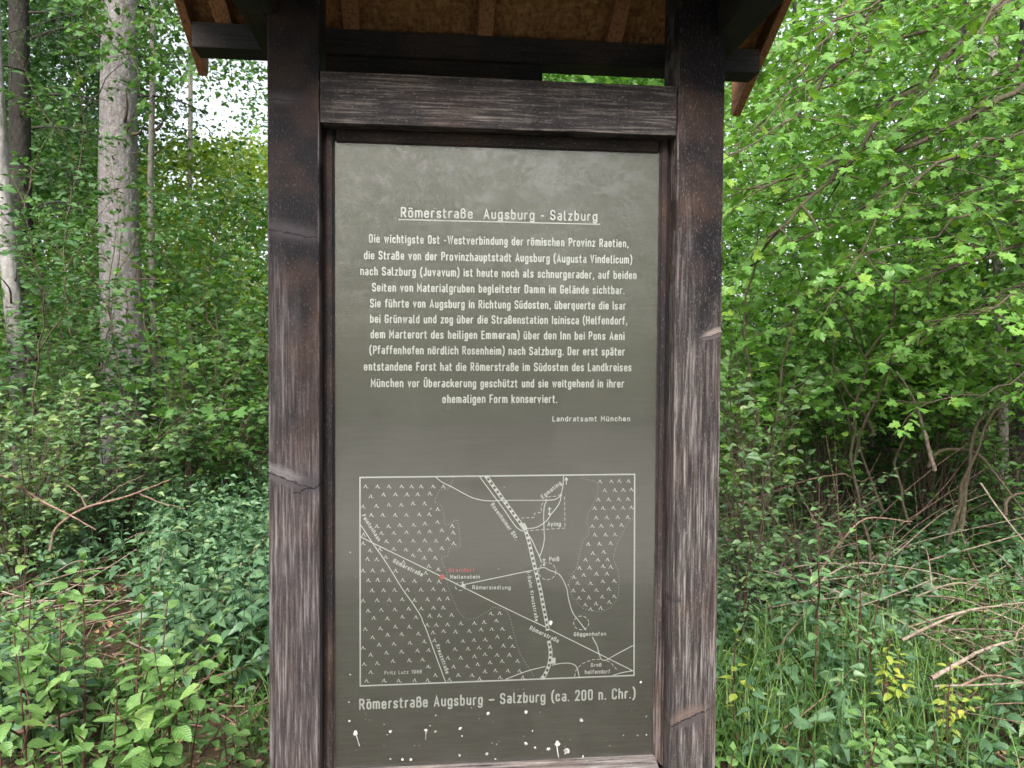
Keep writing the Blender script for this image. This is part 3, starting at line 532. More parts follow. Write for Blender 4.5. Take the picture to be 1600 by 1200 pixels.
for r_ in ROADS:
    V, Q, T = [], [], []; R_ = np.array(r_)
    if len(R_) > 2: R_ = spline(np.c_[R_, np.zeros(len(R_))], 5 * len(R_))[:, :2]
    ribbon(R_, .0023, V, Q, T, False); flat('map_road', V, Q, T, m_white, PY - .0001)
for r_ in RAIL:
    R_ = spline(np.c_[np.array(r_), np.zeros(len(r_))], 90)[:, :2]
    V, Q, T = [], [], []
    d = np.gradient(R_, axis=0); d /= np.linalg.norm(d, axis=1)[:, None]; n = np.stack([-d[:, 1], d[:, 0]], 1)
    ribbon(R_ + n * .0038, .0018, V, Q, T, False); ribbon(R_ - n * .0038, .0018, V, Q, T, False)
    s = np.concatenate([[0], np.cumsum(np.linalg.norm(np.diff(R_, axis=0), axis=1))])
    q = 0
    while q < s[-1] - .004:
        a = [np.interp(q, s, R_[:, 0]), np.interp(q, s, R_[:, 1])]; b = [np.interp(q + .0068, s, R_[:, 0]), np.interp(q + .0068, s, R_[:, 1])]
        ribbon([a, b], .0062, V, Q, T, False); q += .0136
    flat('map_railway', V, Q, T, m_white, PY - .0003)
for r_ in PATCHES:
    n = len(r_); c = tuple(np.mean(r_, axis=0)); flat('map_station', list(r_) + [c], [], [(i, (i + 1) % n, n) for i in range(n)], m_white, PY - .0004)
def disc(c, r, n=14): return [(c[0] + r * math.cos(k / n * 6.2832), c[1] + r * math.sin(k / n * 6.2832)) for k in range(n)] + [tuple(c)], [], [(k, (k + 1) % n, n) for k in range(n)]
for c, r in DISCS: flat('map_church', *disc(c, r), m_white, PY - .0003)
flat('map_marker', *disc(RED_DOT, .0066), m_red, PY - .0005, 'red dot on the map')
def along(r_, on, off, w, name):
    R_ = np.array(r_); s = np.concatenate([[0], np.cumsum(np.linalg.norm(np.diff(R_, axis=0), axis=1))]); V, Q, T = [], [], []
    q = 0
    while q < s[-1]:
        ribbon([[np.interp(t, s, R_[:, 0]), np.interp(t, s, R_[:, 1])] for t in np.linspace(q, min(q + on, s[-1]), 3)], w, V, Q, T, False); q += on + off
    flat(name, V, Q, T, m_white, PY - .00015)
for r_ in DASHES: along(r_, .0085, .0050, .0015, 'map_boundary')
for r_ in DOTS: along(r_, .0014, .0056, .0013, 'map_woodland_edge')
for i, (x, z) in enumerate(SYMBOLS):
    V, Q, T = [], [], []; j = rng.normal(0, .0003, 8)
    ribbon([(x - .0056, z - .0042 + j[0]), (x - .0002 + j[1], z + .0046 + j[2])], .0014, V, Q, T, False)
    ribbon([(x - .0008 + j[1], z + .0046 + j[2]), (x + .0016 + j[3], z - .0034), ], .0016, V, Q, T, False)
    ribbon([(x + .0010 + j[3], z - .0035), (x + .0058 + j[4], z - .0037 + j[5])], .0014, V, Q, T, False)
    flat('map_tree_symbol', V, Q, T, m_white)

# glass in front of the panel, with droppings and dust on it
def glass_material():
    t = NT('window_glass'); co = t.coord()
    fr = t.add('Fresnel'); fr.inputs['IOR'].default_value = 1.5
    g1 = t.add('BsdfGlossy'); g1.inputs['Roughness'].default_value = .01; g2 = t.add('BsdfGlossy'); g2.inputs['Roughness'].default_value = .20
    gl = t.add('MixShader'); gl.inputs[0].default_value = .83; t.con(g1.outputs[0], gl.inputs[1]); t.con(g2.outputs[0], gl.inputs[2])
    tr = t.add('BsdfTransparent'); tr.inputs[0].default_value = (.97, .98, .97, 1)
    m = t.add('MixShader'); t.con(t.math('MULTIPLY', fr.outputs[0], 3.1, True), m.inputs[0]); t.con(tr.outputs[0], m.inputs[1]); t.con(gl.outputs[0], m.inputs[2])
    df = t.add('BsdfDiffuse'); df.inputs[0].default_value = (.5, .5, .47, 1)
    dust = t.noise(co, 30, 5, .7); sm = t.noise(t.mapp(co, (3, 3, 1.5)), 1., 4)
    m2 = t.add('MixShader'); t.con(t.math('MULTIPLY', t.rng(dust, .35, .75, .035, .055), t.rng(sm, .35, .65, .85, 1.15)), m2.inputs[0])
    t.con(m.outputs[0], m2.inputs[1]); t.con(df.outputs[0], m2.inputs[2])
    return t.done(m2.outputs[0])
gl_me = mesh_from('glass_pane', [(PX0 - .004, .0505, PZ0 - .004), (PX1 + .004, .0505, PZ0 - .004), (PX1 + .004, .0505, PZ1 + .004), (PX0 - .004, .0505, PZ1 + .004)], [[(0, 1, 2, 3)]])
glass = link('glass_pane', gl_me, glass_material(), board)
V, Q, T = [], [], []
for (x, z, r, d) in SPLATS:
    n = 9; b = len(V)
    for k in range(n):
        rr = r * rng.uniform(.4, .85); V.append((x + rr * math.cos(k / n * 6.2832), z + rr * math.sin(k / n * 6.2832)))
    V.append((x, z)); T += [(b + k, b + (k + 1) % n, b + n) for k in range(n)]
    if d > .018:
        ribbon([(x + rng.uniform(-.3, .3) * r, z - r * .6), (x + rng.uniform(-.2, 1) * r, z - r - d * .8)], r * .22, V, Q, T)
for k in range(160):
    x = rng.uniform(PX0, PX1); z = PZ0 + abs(rng.normal(0, .5)); r = rng.uniform(.0003, .0008); b = len(V)
    if z > PZ1: continue
    V += [(x - r, z), (x, z - r), (x + r, z), (x, z + r)]; Q.append((b, b + 1, b + 2, b + 3))
flat('bird_droppings', V, Q, T, plain('chalky_droppings', (.17, .165, .155), .9, .1, 55, (.50, .48, .45)), .0499, None, glass)['kind'] = 'stuff'

# roof: ridge parallel to the board, one slope to the front and one to the rear
YR, ZR, SL = .06, 2.652, math.tan(math.radians(30))    # ridge line on the underside of the rafters
roof = bpy.data.objects.new('roof', None); col.objects.link(roof); roof.parent = board
RX0, RX1 = -.846, .806
for s in (1, -1):
    def P_(d, h): return (YR + s * d, ZR - d * SL + h)
    for x in (-.3925, -.0245, .3445, .690, -.735):
        prism('rafter', m_raft, roof, [P_(0, 0), P_(.335, 0), P_(.335, .055), P_(0, .055)], x - .022, x + .022)
    for xa, xb in ((RX0 + .026, -.0255), (-.0235, RX1 - .026)):
        prism('roof_panel', m_osb, roof, [P_(0, .0555), P_(.345, .0555), P_(.345, .070), P_(0, .070)], xa, xb, 0, .001)
    for xa, xb, e in ((RX0, RX0 + .025, .395), (RX1 - .025, RX1, .455)):
        prism('bargeboard', m_raft, roof, [P_(0, -.002), P_(e, -.002), P_(e + .012, .03), P_(e + .012, .118), P_(0, .118)], xa, xb)
    # shingle courses on top
    for k in range(4):
        a, b = .02 + k * .082, .02 + k * .082 + .105
        prism('shingle_course', m_dark, roof, [P_(a, .0712 + .003), P_(b, .0712 + .011), P_(b, .0712 + .019), P_(a, .0712 + .011)], RX0 + .027, RX1 - .027, 0, .001)
    y0, y1 = sorted((YR + s * .240, YR + s * .320))
    box('purlin', m_dark, roof, RX0 + .028, RX1 - .030, y0, y1, 2.445, 2.513, .003)
for xa, xb in ((X0 - .060, X0 + .023), (X3 - .021, X3 + .056)):
    box('tie_beam', m_darky, board, xa, xb, -.30, -.0015, 2.41, 2.50, .003)
    xc = (X0 - .060, X0 - .0015) if xa < 0 else (X3 + .0015, X3 + .056)
    box('tie_beam', m_darky, board, xc[0], xc[1], -.0015, .299, 2.41, 2.50, .003)
# ================================================================== ground
def ground():
    n = 150
    u = np.linspace(-1, 1, n); g = np.sign(u) * (np.abs(u) ** 2.6) * 160
    X, Y = np.meshgrid(g, g + 3); Z = ground_z(X, Y) + np.where(Y > 40, 0, 0)
    V = np.stack([X.ravel(), Y.ravel(), Z.ravel()], 1)
    i = np.arange(n - 1); I, J = np.meshgrid(i, i); a = (J * n + I).ravel()
    t = NT('forest_floor'); co = t.coord()
    a1 = t.noise(co, 3, 6, .7); a2 = t.noise(co, 35, 4, .7); a3 = t.noise(co, .7, 3)
    c = t.mix(t.rng(a2, .3, .7), (.030, .020, .012), (.085, .060, .040))
    c = t.mix(t.rng(a1, .5, .68), c, (.030, .050, .012))
    v = t.add('TexVoronoi'); v.inputs['Scale'].default_value = 60; t.con(co, v.inputs['Vector'])
    c = t.mix(t.rng(v.outputs['Color'], .7, .9, 0, .6), c, (.13, .09, .055))
    m = t.done(t.bsdf(c, .95, .1, t.bump(t.math('ADD', a2, a1), 1., .03)).outputs[0])
    o = link('ground', mesh_from('ground', V, [np.stack([a, a + 1, a + n + 1, a + n], 1)], None, True), m)
    tag(o, 'brown forest floor under the plants', None, None, 'structure')
ground()

# ================================================================== leaves
def tmpl(outline, cup=.12, fold=.10):
    """leaf from half outline points (x along, y half width); base at origin, length 1"""
    o = np.array(outline, float); n = len(o)
    V = [(x, 0, -fold * 0 + 0) for x, y in o] + [(x, y, fold * y * 2) for x, y in o] + [(x, -y, fold * y * 2) for x, y in o]
    V = np.array(V); V[:, 2] -= cup * V[:, 0] ** 2
    Q = []
    for i in range(n - 1):
        Q += [(i, i + 1, n + i + 1), (i, n + i + 1, n + i), (i + 1, i, 2 * n + i), (i + 1, 2 * n + i, 2 * n + i + 1)]
    T = [q for q in Q if True]
    # drop degenerate triangles
    T = [q for q in T if np.linalg.norm(np.cross(V[q[1]] - V[q[0]], V[q[2]] - V[q[0]])) > 1e-6]
    return V, np.array(T)
OVATE = tmpl([(0, 0), (.22, .24), (.55, .27), (1, 0)], .22, .22)
OVATE_FINE = tmpl([(0, 0), (.10, .12), (.25, .24), (.45, .29), (.65, .24), (.85, .10), (1, 0)], .28, .20)
NARROW = tmpl([(0, 0), (.3, .14), (1, 0)], .15, .2)
NETTLE = tmpl([(0, 0), (.06, .20), (.16, .22), (.22, .30), (.32, .25), (.38, .29), (.48, .21), (.55, .23), (.66, .14), (.72, .15), (1, 0)], .35, .22)
def maple_tmpl(simple=False):
    if simple:
        pts = [(0, 0), (.05, -.30), (.32, -.50), (.42, -.20), (.72, -.30), (1, 0), (.72, .30), (.42, .20), (.32, .50), (.05, .30)]
    else:
        pts = [(0, 0), (-.06, -.22), (.10, -.40), (.14, -.27), (.34, -.56), (.45, -.36), (.46, -.19), (.62, -.30), (.78, -.22), (.80, -.10), (1.02, 0),
               (.80, .10), (.78, .22), (.62, .30), (.46, .19), (.45, .36), (.34, .56), (.14, .27), (.10, .40), (-.06, .22)]
    V = np.array([(x, y, .10 * abs(y) - .22 * x * x) for x, y in pts] + [(.30, 0, -.06)], float)
    n = len(pts); T = [(i, (i + 1) % n, n) for i in range(n)]
    return V, np.array(T)
MAPLE = maple_tmpl(); MAPLE_S = maple_tmpl(True)

class Leaves:
    """collects leaves of one template and batch-builds them"""
    def __init__(s, T): s.T = T; s.p = []; s.d = []; s.n = []; s.s = []; s.t = []
    def add(s, p, d, n, size, tint): s.p.append(p); s.d.append(d); s.n.append(n); s.s.append(size); s.t.append(tint)
    def geo(s):
        return place(s.T, np.array(s.p), np.array(s.d), np.array(s.n), np.array(s.s), np.array(s.t))
def nrm(a): return a / (np.linalg.norm(a, axis=-1, keepdims=True) + 1e-9)
def place(T, p, d, n, size, tint):
    V, F_ = T
    x = nrm(d); y = nrm(np.cross(n, x)); z = np.cross(x, y)
    out = p[:, None, :] + size[:, None, None] * (V[None, :, 0:1] * x[:, None, :] + V[None, :, 1:2] * y[:, None, :] + V[None, :, 2:3] * z[:, None, :])
    k = len(V); F2 = (F_[None] + (np.arange(len(p)) * k)[:, None, None]).reshape(-1, F_.shape[1])
    return out.reshape(-1, 3), F2, np.repeat(tint, k)
def join(gs):
    V = []; F_ = []; T = []; b = 0
    for v, f, t in gs:
        V.append(v); F_.append(f + b); T.append(t); b += len(v)
    return np.concatenate(V), np.concatenate(F_), np.concatenate(T)
def rnd(n=3, s=1.): return rng.normal(0, s, n)

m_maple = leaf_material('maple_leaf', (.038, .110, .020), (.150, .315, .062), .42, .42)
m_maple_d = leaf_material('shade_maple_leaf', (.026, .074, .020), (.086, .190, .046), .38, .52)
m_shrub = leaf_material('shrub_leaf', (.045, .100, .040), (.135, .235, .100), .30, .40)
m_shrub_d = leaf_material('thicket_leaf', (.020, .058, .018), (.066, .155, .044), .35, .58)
m_bright = leaf_material('sunlit_toned_leaf', (.11, .18, .025), (.27, .38, .07), .5, .45)  # leaf colour brightened as if sunlit, for far and mirrored woodland
m_nettle = leaf_material('nettle_leaf', (.045, .105, .050), (.115, .21, .105), .22, .42)
m_herb = leaf_material('herb_leaf', (.034, .085, .024), (.100, .21, .055), .30, .45)
m_needle = leaf_material('spruce_needle', (.012, .034, .012), (.030, .080, .022), .15, .5)
m_grass = leaf_material('grass_blade', (.042, .10, .024), (.125, .23, .065), .35, .4)
m_dogwood = leaf_material('dogwood_leaf', (.070, .165, .042), (.165, .295, .090), .30, .36, True, .30)
m_privet = leaf_material('privet_leaf', (.055, .13, .050), (.15, .27, .115), .25, .33, True, .1)
m_yellow = leaf_material('yellowing_leaf', (.16, .25, .04), (.32, .38, .07), .35, .4, True, .3)
m_twig = plain('brown_twig_bark', (.075, .055, .042), .85, .4, 60)
m_branch = bark('mossy_branch_bark', (.050, .040, .028), (.115, .090, .065), 1.6, (.12, .13, .06), .5)
m_dead = plain('dead_wood', (.165, .120, .090), .85, .35, 40, (.27, .22, .175))
m_dead_r = plain('reddish_dead_twig', (.14, .080, .060), .8, .35, 40, (.23, .16, .12))

def foliage(name, parent, gs, mat, kind='stuff'):
    v, f, t = join(gs)
    return link(name, mesh_from(name, v, [f], t), mat, parent, None, kind)
def stems_obj(name, parent, paths, mat, sides=6, kind=None):
    v, q = tube(paths, sides); return link(name, mesh_from(name, v, [q], None, True), mat, parent, None, kind)

# ---- twig with leaves: returns leaf arrays for one twig
def leafy_twig(L, p0, d0, length, leaf, gap, droop=.25, paths=None, r=.0028, tint0=.5, spread=1.0, petiole=.3):
    d = nrm(np.array(d0, float)); n = max(2, int(length / gap)); p = np.array(p0, float); pts = [p.copy()]
    for i in range(n):
        d = nrm(d + np.array([0, 0, -.04]) + rnd(3, .09)); p = p + d * gap; pts.append(p.copy())
        side = nrm(np.cross(d, [0, 0, 1.]))
        sz0 = leaf * (1.05 - .35 * i / n)
        for s in (1, -1):
            if rng.random() < .12: continue
            dd = nrm(side * s * spread + d * .7 + np.array([0, 0, -droop]) + rnd(3, .22))
            nn = nrm(np.array([0, -.15, 1.]) + rnd(3, .55))
            L.add(p + dd * leaf * petiole, dd, nn, sz0 * rng.uniform(.5, 1.3), np.clip(tint0 + rng.normal(0, .2), 0, 1))
    dd = nrm(d + [0, 0, -.2])
    L.add(p, dd, nrm(np.array([0, 0, 1.]) + rnd(3, .3)), leaf * .8, np.clip(tint0 + .2, 0, 1))
    if paths is not None: paths.append((np.array(pts), np.linspace(r, r * .4, len(pts))))

def limb_with_twigs(L, ctrl, r0, leaf, paths, twig_len=.5, gap=.075, step=.12, tint0=.5, start=.12, up=.05, sub=True, droop=.25):
    n = max(8, int(np.linalg.norm(np.diff(np.array(ctrl), axis=0), axis=1).sum() / .12))
    c = spline(ctrl, n, .012); paths.append((c, np.linspace(r0, r0 * .18, n)))
    s = np.concatenate([[0], np.cumsum(np.linalg.norm(np.diff(c, axis=0), axis=1))]); q = s[-1] * start; k = 0
    while q < s[-1]:
        f = q / s[-1]; p = np.array([np.interp(q, s, c[:, j]) for j in range(3)]); i = min(np.searchsorted(s, q), n - 1)
        d = nrm(c[i] - c[i - 1]); side = nrm(np.cross(d, [0, 0, 1.])) * (1 if k % 2 else -1)
        l = twig_len * rng.uniform(.5, 1.2) * (1 - .55 * f)
        dd = nrm(side + d * rng.uniform(.5, 1.1) + np.array([0, 0, up]) + rnd(3, .22))
        leafy_twig(L, p, dd, l, leaf, gap, droop, paths, max(.0022, r0 * .22), tint0)
        if sub and l > .3:
            for w in (.35, .65):
                sd = nrm(dd + nrm(np.cross(dd, [0, 0, 1.])) * rng.choice((-1, 1)) * .8 + rnd(3, .15))
                leafy_twig(L, p + dd * l * w, sd, l * .5, leaf * .9, gap, droop, paths, .0022, tint0)
        q += step * rng.uniform(.6, 1.4); k += 1
    leafy_twig(L, c[-1], c[-1] - c[-2], twig_len * .6, leaf, gap, droop, paths, .0022, tint0)

def lump(p, k): # push control points about a bit
    return [np.array(q) + rnd(3, k) for q in p]

# ================================================================== trunks
def trunk(name, label, cat, u, d, w_px, mat, lean=(0, 0), top=9., vcut=None, stubs=0, group=None, flare=1.35, sides=20, twigs=None):
    base = on_ground(u, d)
    t = empty(name, base, label, cat, group)
    r = w_px / F * d / 2
    zs = np.array([-.3, 0, .15, .4, .9, 1.6, 2.5, 3.5, 5., 6.5, top])
    rad = r * np.interp(zs, [-.3, 0, .4, 1.2, 3.5, top], [flare * 1.1, flare, 1.15, 1.04, .93, .70])
    pts = np.stack([lean[0] * zs + .02 * np.sin(zs * 1.3), lean[1] * zs, zs], 1)
    v, q = tube([(spline(pts, 60), np.interp(np.linspace(0, 1, 60), np.linspace(0, 1, len(rad)), rad))], sides)
    # uneven bark surface
    a = np.arctan2(v[:, 1], v[:, 0]); v[:, :2] *= (1 + .02 * np.sin(a * 3 + v[:, 2] * 1.1) + .012 * np.sin(a * 7 + v[:, 2] * 3.))[:, None] ** 1
    link('trunk', mesh_from('trunk', v, [q], None, True), mat, t)
    for k in range(stubs):
        z = rng.uniform(1.2, 5.5); an = rng.uniform(-2.8, -.3); dr = np.array([math.cos(an), math.sin(an), rng.uniform(-.1, .7)])
        rr = r * .9; l = rng.uniform(.06, .4)
        p0 = np.array([lean[0] * z, lean[1] * z, z]) + dr * [rr * .8, rr * .8, 0]
        stems_obj('branch_stub', t, [(spline([p0, p0 + dr * (rr * .2 + l * .5), p0 + dr * (rr * .2 + l) + rnd(3, .05)], 6), np.linspace(.012, .004, 6))], m_twig, 5)
    return t, base, r

m_spruce = bark('lichened_spruce_bark', (.085, .073, .069), (.165, .155, .150), 1., (.26, .258, .255), .7)
m_pale = bark('pale_smooth_bark', (.15, .14, .135), (.24, .23, .22), .8, (.30, .295, .28), .6)
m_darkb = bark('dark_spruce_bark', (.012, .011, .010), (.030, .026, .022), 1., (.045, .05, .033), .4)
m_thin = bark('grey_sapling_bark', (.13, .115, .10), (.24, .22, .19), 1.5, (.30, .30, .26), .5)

sp, sp_base, sp_r = trunk('spruce_tree', 'tall spruce with the thickest grey trunk, left of the board', 'tree', 191, 8.2, 50, m_spruce, (-.0, 0), 10, stubs=9)
# two black snags pointing out of the big trunk, ivy-thin stems climbing it
for (u, v, u2, v2) in ((192, 196, 198, 145), (205, 210, 225, 196)):
    p = at(u, v, 8.2 - sp_r - .0) - sp_base; q = at(u2, v2, 8.2 - sp_r - .22) - sp_base
    stems_obj('branch_stub', sp, [(spline([p, (p + q) / 2 + [0.02, 0, -.03], q], 7), np.linspace(.022, .006, 7))], m_twig, 6)
for pts in ([(186, 690), (160, 590), (172, 500), (186, 400), (194, 340), (188, 305)], [(236, 560), (222, 480), (214, 420), (206, 380)], [(196, 520), (199, 480), (197, 450)]):
    P3 = [at(u, v, 8.2 - sp_r - .05 - .02 * i) - sp_base for i, (u, v) in enumerate(pts)]
    stems_obj('clinging_stem', sp, [(spline(P3, 24, .006), np.linspace(.013, .004, 24))], m_twig, 6)
trunk('pale_tree', 'pale grey trunk cut by the left edge of the photo, slightly leaning', 'tree', 35, 7.0, 20, m_pale, (-.045, 0), 10, stubs=5)
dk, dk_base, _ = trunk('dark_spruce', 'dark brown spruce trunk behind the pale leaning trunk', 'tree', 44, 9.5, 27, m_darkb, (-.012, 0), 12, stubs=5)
trunk('pole_tree', 'thin pale pole-like trunk just right of the thickest spruce', 'tree', 238, 9.0, 8.5, m_thin, (.006, 0), 9, flare=1.1, sides=10, stubs=3)
trunk('pole_tree', 'very thin grey pole trunk against the white sky near the left post', 'tree', 299, 13., 7, m_thin, (.0, 0), 12, flare=1.1, sides=8)
trunk('alder_tree', 'pale mottled trunk behind the maple at the right, bowed and slim', 'tree', 1572, 6.6, 14, m_thin, (-.045, 0.), 8, flare=1.2, sides=12, stubs=2)
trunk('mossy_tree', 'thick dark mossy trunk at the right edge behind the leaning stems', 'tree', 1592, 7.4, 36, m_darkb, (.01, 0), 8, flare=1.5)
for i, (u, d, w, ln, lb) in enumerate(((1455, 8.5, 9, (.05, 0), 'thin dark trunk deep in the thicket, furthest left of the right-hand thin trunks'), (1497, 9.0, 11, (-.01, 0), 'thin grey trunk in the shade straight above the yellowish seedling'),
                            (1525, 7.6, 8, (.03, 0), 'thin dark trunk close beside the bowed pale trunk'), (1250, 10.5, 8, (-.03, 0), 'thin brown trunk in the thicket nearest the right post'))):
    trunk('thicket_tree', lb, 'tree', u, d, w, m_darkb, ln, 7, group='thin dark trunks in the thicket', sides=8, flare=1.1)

# spruce boughs at the top left: drooping twigs set with needles
def bough(t_loc, p0, dirv, length, L, paths):
    n = 14; d = nrm(np.array(dirv, float)); pts = [np.array(p0, float)]
    for i in range(n): d = nrm(d + [0, 0, -.035] + rnd(3, .04)); pts.append(pts[-1] + d * length / n)
    pts = np.array(pts); paths.append((pts, np.linspace(.018, .004, n + 1)))
    for i in range(2, n + 1):
        for s in (1, -1):
            dd = nrm(np.gradient(pts, axis=0)[i] * .5 + nrm(np.cross(d, [0, 0, 1.])) * s + [0, 0, -.55] + rnd(3, .2))
            l = length * .38 * (1 - .5 * i / n) * rng.uniform(.6, 1.2); m = max(3, int(l / .022)); q = pts[i].copy(); tw = [q.copy()]
            for k in range(m):
                dd = nrm(dd + [0, 0, -.05] + rnd(3, .06)); q = q + dd * .022
                if k % 4 == 0: tw.append(q.copy())
                for _ in range(2):
                    nd = nrm(dd * .8 + rnd(3, .6)); L.add(q, nd, rnd(), rng.uniform(.022, .034), rng.random())
            if len(tw) > 1: paths.append((np.array(tw), np.linspace(.004, .002, len(tw))))
L = Leaves(tmpl([(0, 0), (.5, .11), (1, 0)], .1, .1)); paths = []
for (u, v, d, dx, ln) in ((50, 60, 9.2, 1, 1.9), (50, 150, 9.2, 1, 1.5), (45, 20, 9.0, 1, 1.8), (50, 260, 9.1, 1, 1.3), (52, 200, 8.8, .8, 1.0), (40, 110, 9, -1, 1.0), (60, 320, 9, 1, 1.1), (46, -40, 9, 1, 2.0)):
    bough(None, at(u, v, d) - dk_base, (dx, -.5 + rng.normal(0, .3), .1), ln, L, paths)
stems_obj('branches', dk, paths, m_darkb, 5, 'stuff'); foliage('crown', dk, [L.geo()], m_needle)
L = Leaves(tmpl([(0, 0), (.5, .11), (1, 0)], .1, .1)); paths = []
for (u, v, d, dx, ln) in ((180, -30, 8.3, 1, 1.9), (180, -50, 8.3, -1, 1.7), (195, 10, 8.4, .9, 1.3), (170, 20, 8.2, -1, 1.1), (210, 90, 8.6, 1, 1.2), (200, -80, 8, 1, 2.1), (170, -70, 7.8, -.6, 1.6), (215, 150, 8.9, 1, .9)):
    bough(None, at(u, v, d) - sp_base, (dx, -.4 + rng.normal(0, .4), .05), ln, L, paths)
stems_obj('branches', sp, paths, m_darkb, 5, 'stuff'); foliage('crown', sp, [L.geo()], m_needle)

# ================================================================== the maple at the right: long limbs sweeping down to the left
mp_base = on_ground(1900, 5.2)
maple = empty('maple_tree', mp_base, 'big maple with bright green lobed leaves filling the upper right', 'tree')
tb = [np.array([0, 0, -.2]), np.array([-.1, 0, 1.2]), np.array([-.05, .1, 2.6]), np.array([.1, 0, 4.5]), np.array([.1, 0, 6.])]
stems_obj('trunk', maple, [(spline(tb, 20), np.linspace(.13, .05, 20))], m_branch, 12)
LM = []
def limbs(parent, base, specs, mat_leaf, leaf, tint0=.5, T=MAPLE, **kw):
    L = Leaves(T); k_ = 0
    for (pts, r) in specs:
        paths = []; c = [at(*q) - base for q in pts]
        limb_with_twigs(L, c, r, leaf, paths, tint0=tint0, **kw)
        stems_obj('limb', parent, paths, m_branch, 5)
    foliage('crown', parent, [L.geo()], mat_leaf)
EXTRA = []
for (u0, v0, u1, v1, dd) in ((1750, -120, 1180, 120, 4.9), (1700, -220, 1140, 20, 4.6), (1850, 60, 1250, 260, 5.6), (1800, 180, 1200, 520, 5.8), (1900, 300, 1330, 560, 5.5), (1600, -200, 1150, 160, 6.2), (1850, -60, 1400, 420, 6.4),
                             (1900, 420, 1450, 640, 4.8), (1750, 240, 1160, 470, 6.6), (1650, -180, 1250, 60, 4.0), (1900, 100, 1480, 330, 4.3)):
    k = 5; EXTRA.append(([(u0 + (u1 - u0) * i / 4 + rng.normal(0, 18), v0 + (v1 - v0) * (i / 4) ** .8 + rng.normal(0, 14), dd - .25 * i) for i in range(k)], .014))
limbs(maple, mp_base, [
    ([(1750, -160, 4.6), (1560, 20, 4.2), (1400, 165, 3.8), (1290, 290, 3.5), (1200, 370, 3.3)], 0.0324),
    ([(1800, -20, 4.4), (1600, 130, 4.0), (1450, 215, 3.7), (1330, 250, 3.5), (1180, 300, 3.2)], 0.0270),
    ([(1500, -160, 3.9), (1380, 0, 3.7), (1300, 110, 3.5), (1240, 180, 3.3), (1150, 240, 3.1)], 0.0189),
    ([(1420, -160, 3.6), (1330, -20, 3.4), (1290, 60, 3.3), (1230, 130, 3.2)], 0.0135),
    ([(1620, -100, 3.9), (1480, 30, 3.6), (1400, 60, 3.5), (1270, 120, 3.4), (1190, 200, 3.3)], 0.0162),
    ([(1850, 120, 4.1), (1650, 190, 3.7), (1500, 240, 3.4), (1380, 330, 3.2), (1330, 420, 3.1)], 0.0189),
    ([(1850, 200, 4.0), (1640, 290, 3.6), (1520, 330, 3.4), (1440, 370, 3.3), (1350, 400, 3.2)], 0.0162),
    ([(1900, 250, 4.6), (1700, 330, 4.2), (1540, 400, 3.9), (1420, 440, 3.7), (1300, 450, 3.6)], 0.0189),
    ([(1850, 360, 4.2), (1700, 400, 3.8), (1580, 470, 3.6), (1470, 500, 3.4)], 0.0135),
    ([(1820, -120, 5.4), (1650, 40, 5.2), (1500, 200, 5.0), (1350, 320, 4.8), (1200, 400, 4.6)], 0.0243),
    ([(1700, -200, 5.6), (1500, -60, 5.4), (1350, 100, 5.2), (1200, 180, 5.0), (1120, 260, 4.8)], 0.0216),
    ([(1950, 120, 5.6), (1750, 220, 5.4), (1600, 340, 5.2), (1450, 420, 5.0), (1320, 500, 4.9)], 0.0216),
    ([(1850, 0, 6.0), (1680, 120, 5.9), (1560, 240, 5.8), (1440, 330, 5.6)], 0.0189),
    ([(1700, -150, 3.4), (1600, -40, 3.1), (1520, 60, 3.0), (1450, 140, 2.9)], 0.0108),
] + EXTRA, m_maple, .058, .58, twig_len=.62, gap=.074, step=.108, start=.08)

def multi(name, label, cat, u, d, specs, mat, leaf, T, tint0=.5, stem_r=.012, n_tr=0, group=None, **kw):
    base = on_ground(u, d); t = empty(name, base, label, cat, group); limbs(t, base, specs, mat, leaf, tint0, T, **kw); return t
# slender young maples nearer the post
multi('maple_sapling', 'young maple rising beside the right post, its twigs crossing the post edge', 'sapling', 1175, 4.2, [
    ([(1175, 905, 4.2), (1180, 700, 4.1), (1165, 480, 4.0), (1190, 330, 3.9), (1150, 200, 3.9)], .012),
    ([(1185, 800, 4.2), (1215, 620, 4.0), (1260, 430, 3.9), (1300, 330, 3.8)], .009),
    ([(1165, 420, 4.0), (1200, 380, 3.8), (1240, 350, 3.7), (1300, 340, 3.6)], .007)], m_maple, .060, MAPLE, .55, twig_len=.42, gap=.075, step=.11, start=.25)
multi('maple_sapling', 'young maple with layered pale sprays in the middle of the thicket', 'sapling', 1360, 4.5, [
    ([(1360, 880, 4.5), (1330, 700, 4.4), (1350, 560, 4.3), (1290, 460, 4.1), (1230, 420, 4.0)], .012),
    ([(1335, 720, 4.4), (1380, 600, 4.2), (1400, 540, 4.0), (1440, 510, 3.9), (1500, 500, 3.8)], .009),
    ([(1350, 560, 4.3), (1400, 470, 4.2), (1380, 400, 4.1), (1350, 350, 4.0)], .008)], m_maple, .062, MAPLE, .6, twig_len=.42, gap=.08, step=.13, start=.35)
multi('maple_sapling', 'small maple with star-like pale leaves in front of the base of the thickest spruce', 'sapling', 250, 5.6, [
    ([(250, 830, 5.6), (245, 720, 5.5), (260, 640, 5.4), (285, 575, 5.2)], .010),
    ([(247, 700, 5.5), (215, 640, 5.3), (160, 612, 5.2)], .006), ([(250, 680, 5.5), (300, 640, 5.3), (350, 640, 5.2)], .006)],
    m_maple_d, .085, MAPLE, .6, twig_len=.38, gap=.10, step=.14, start=.3)
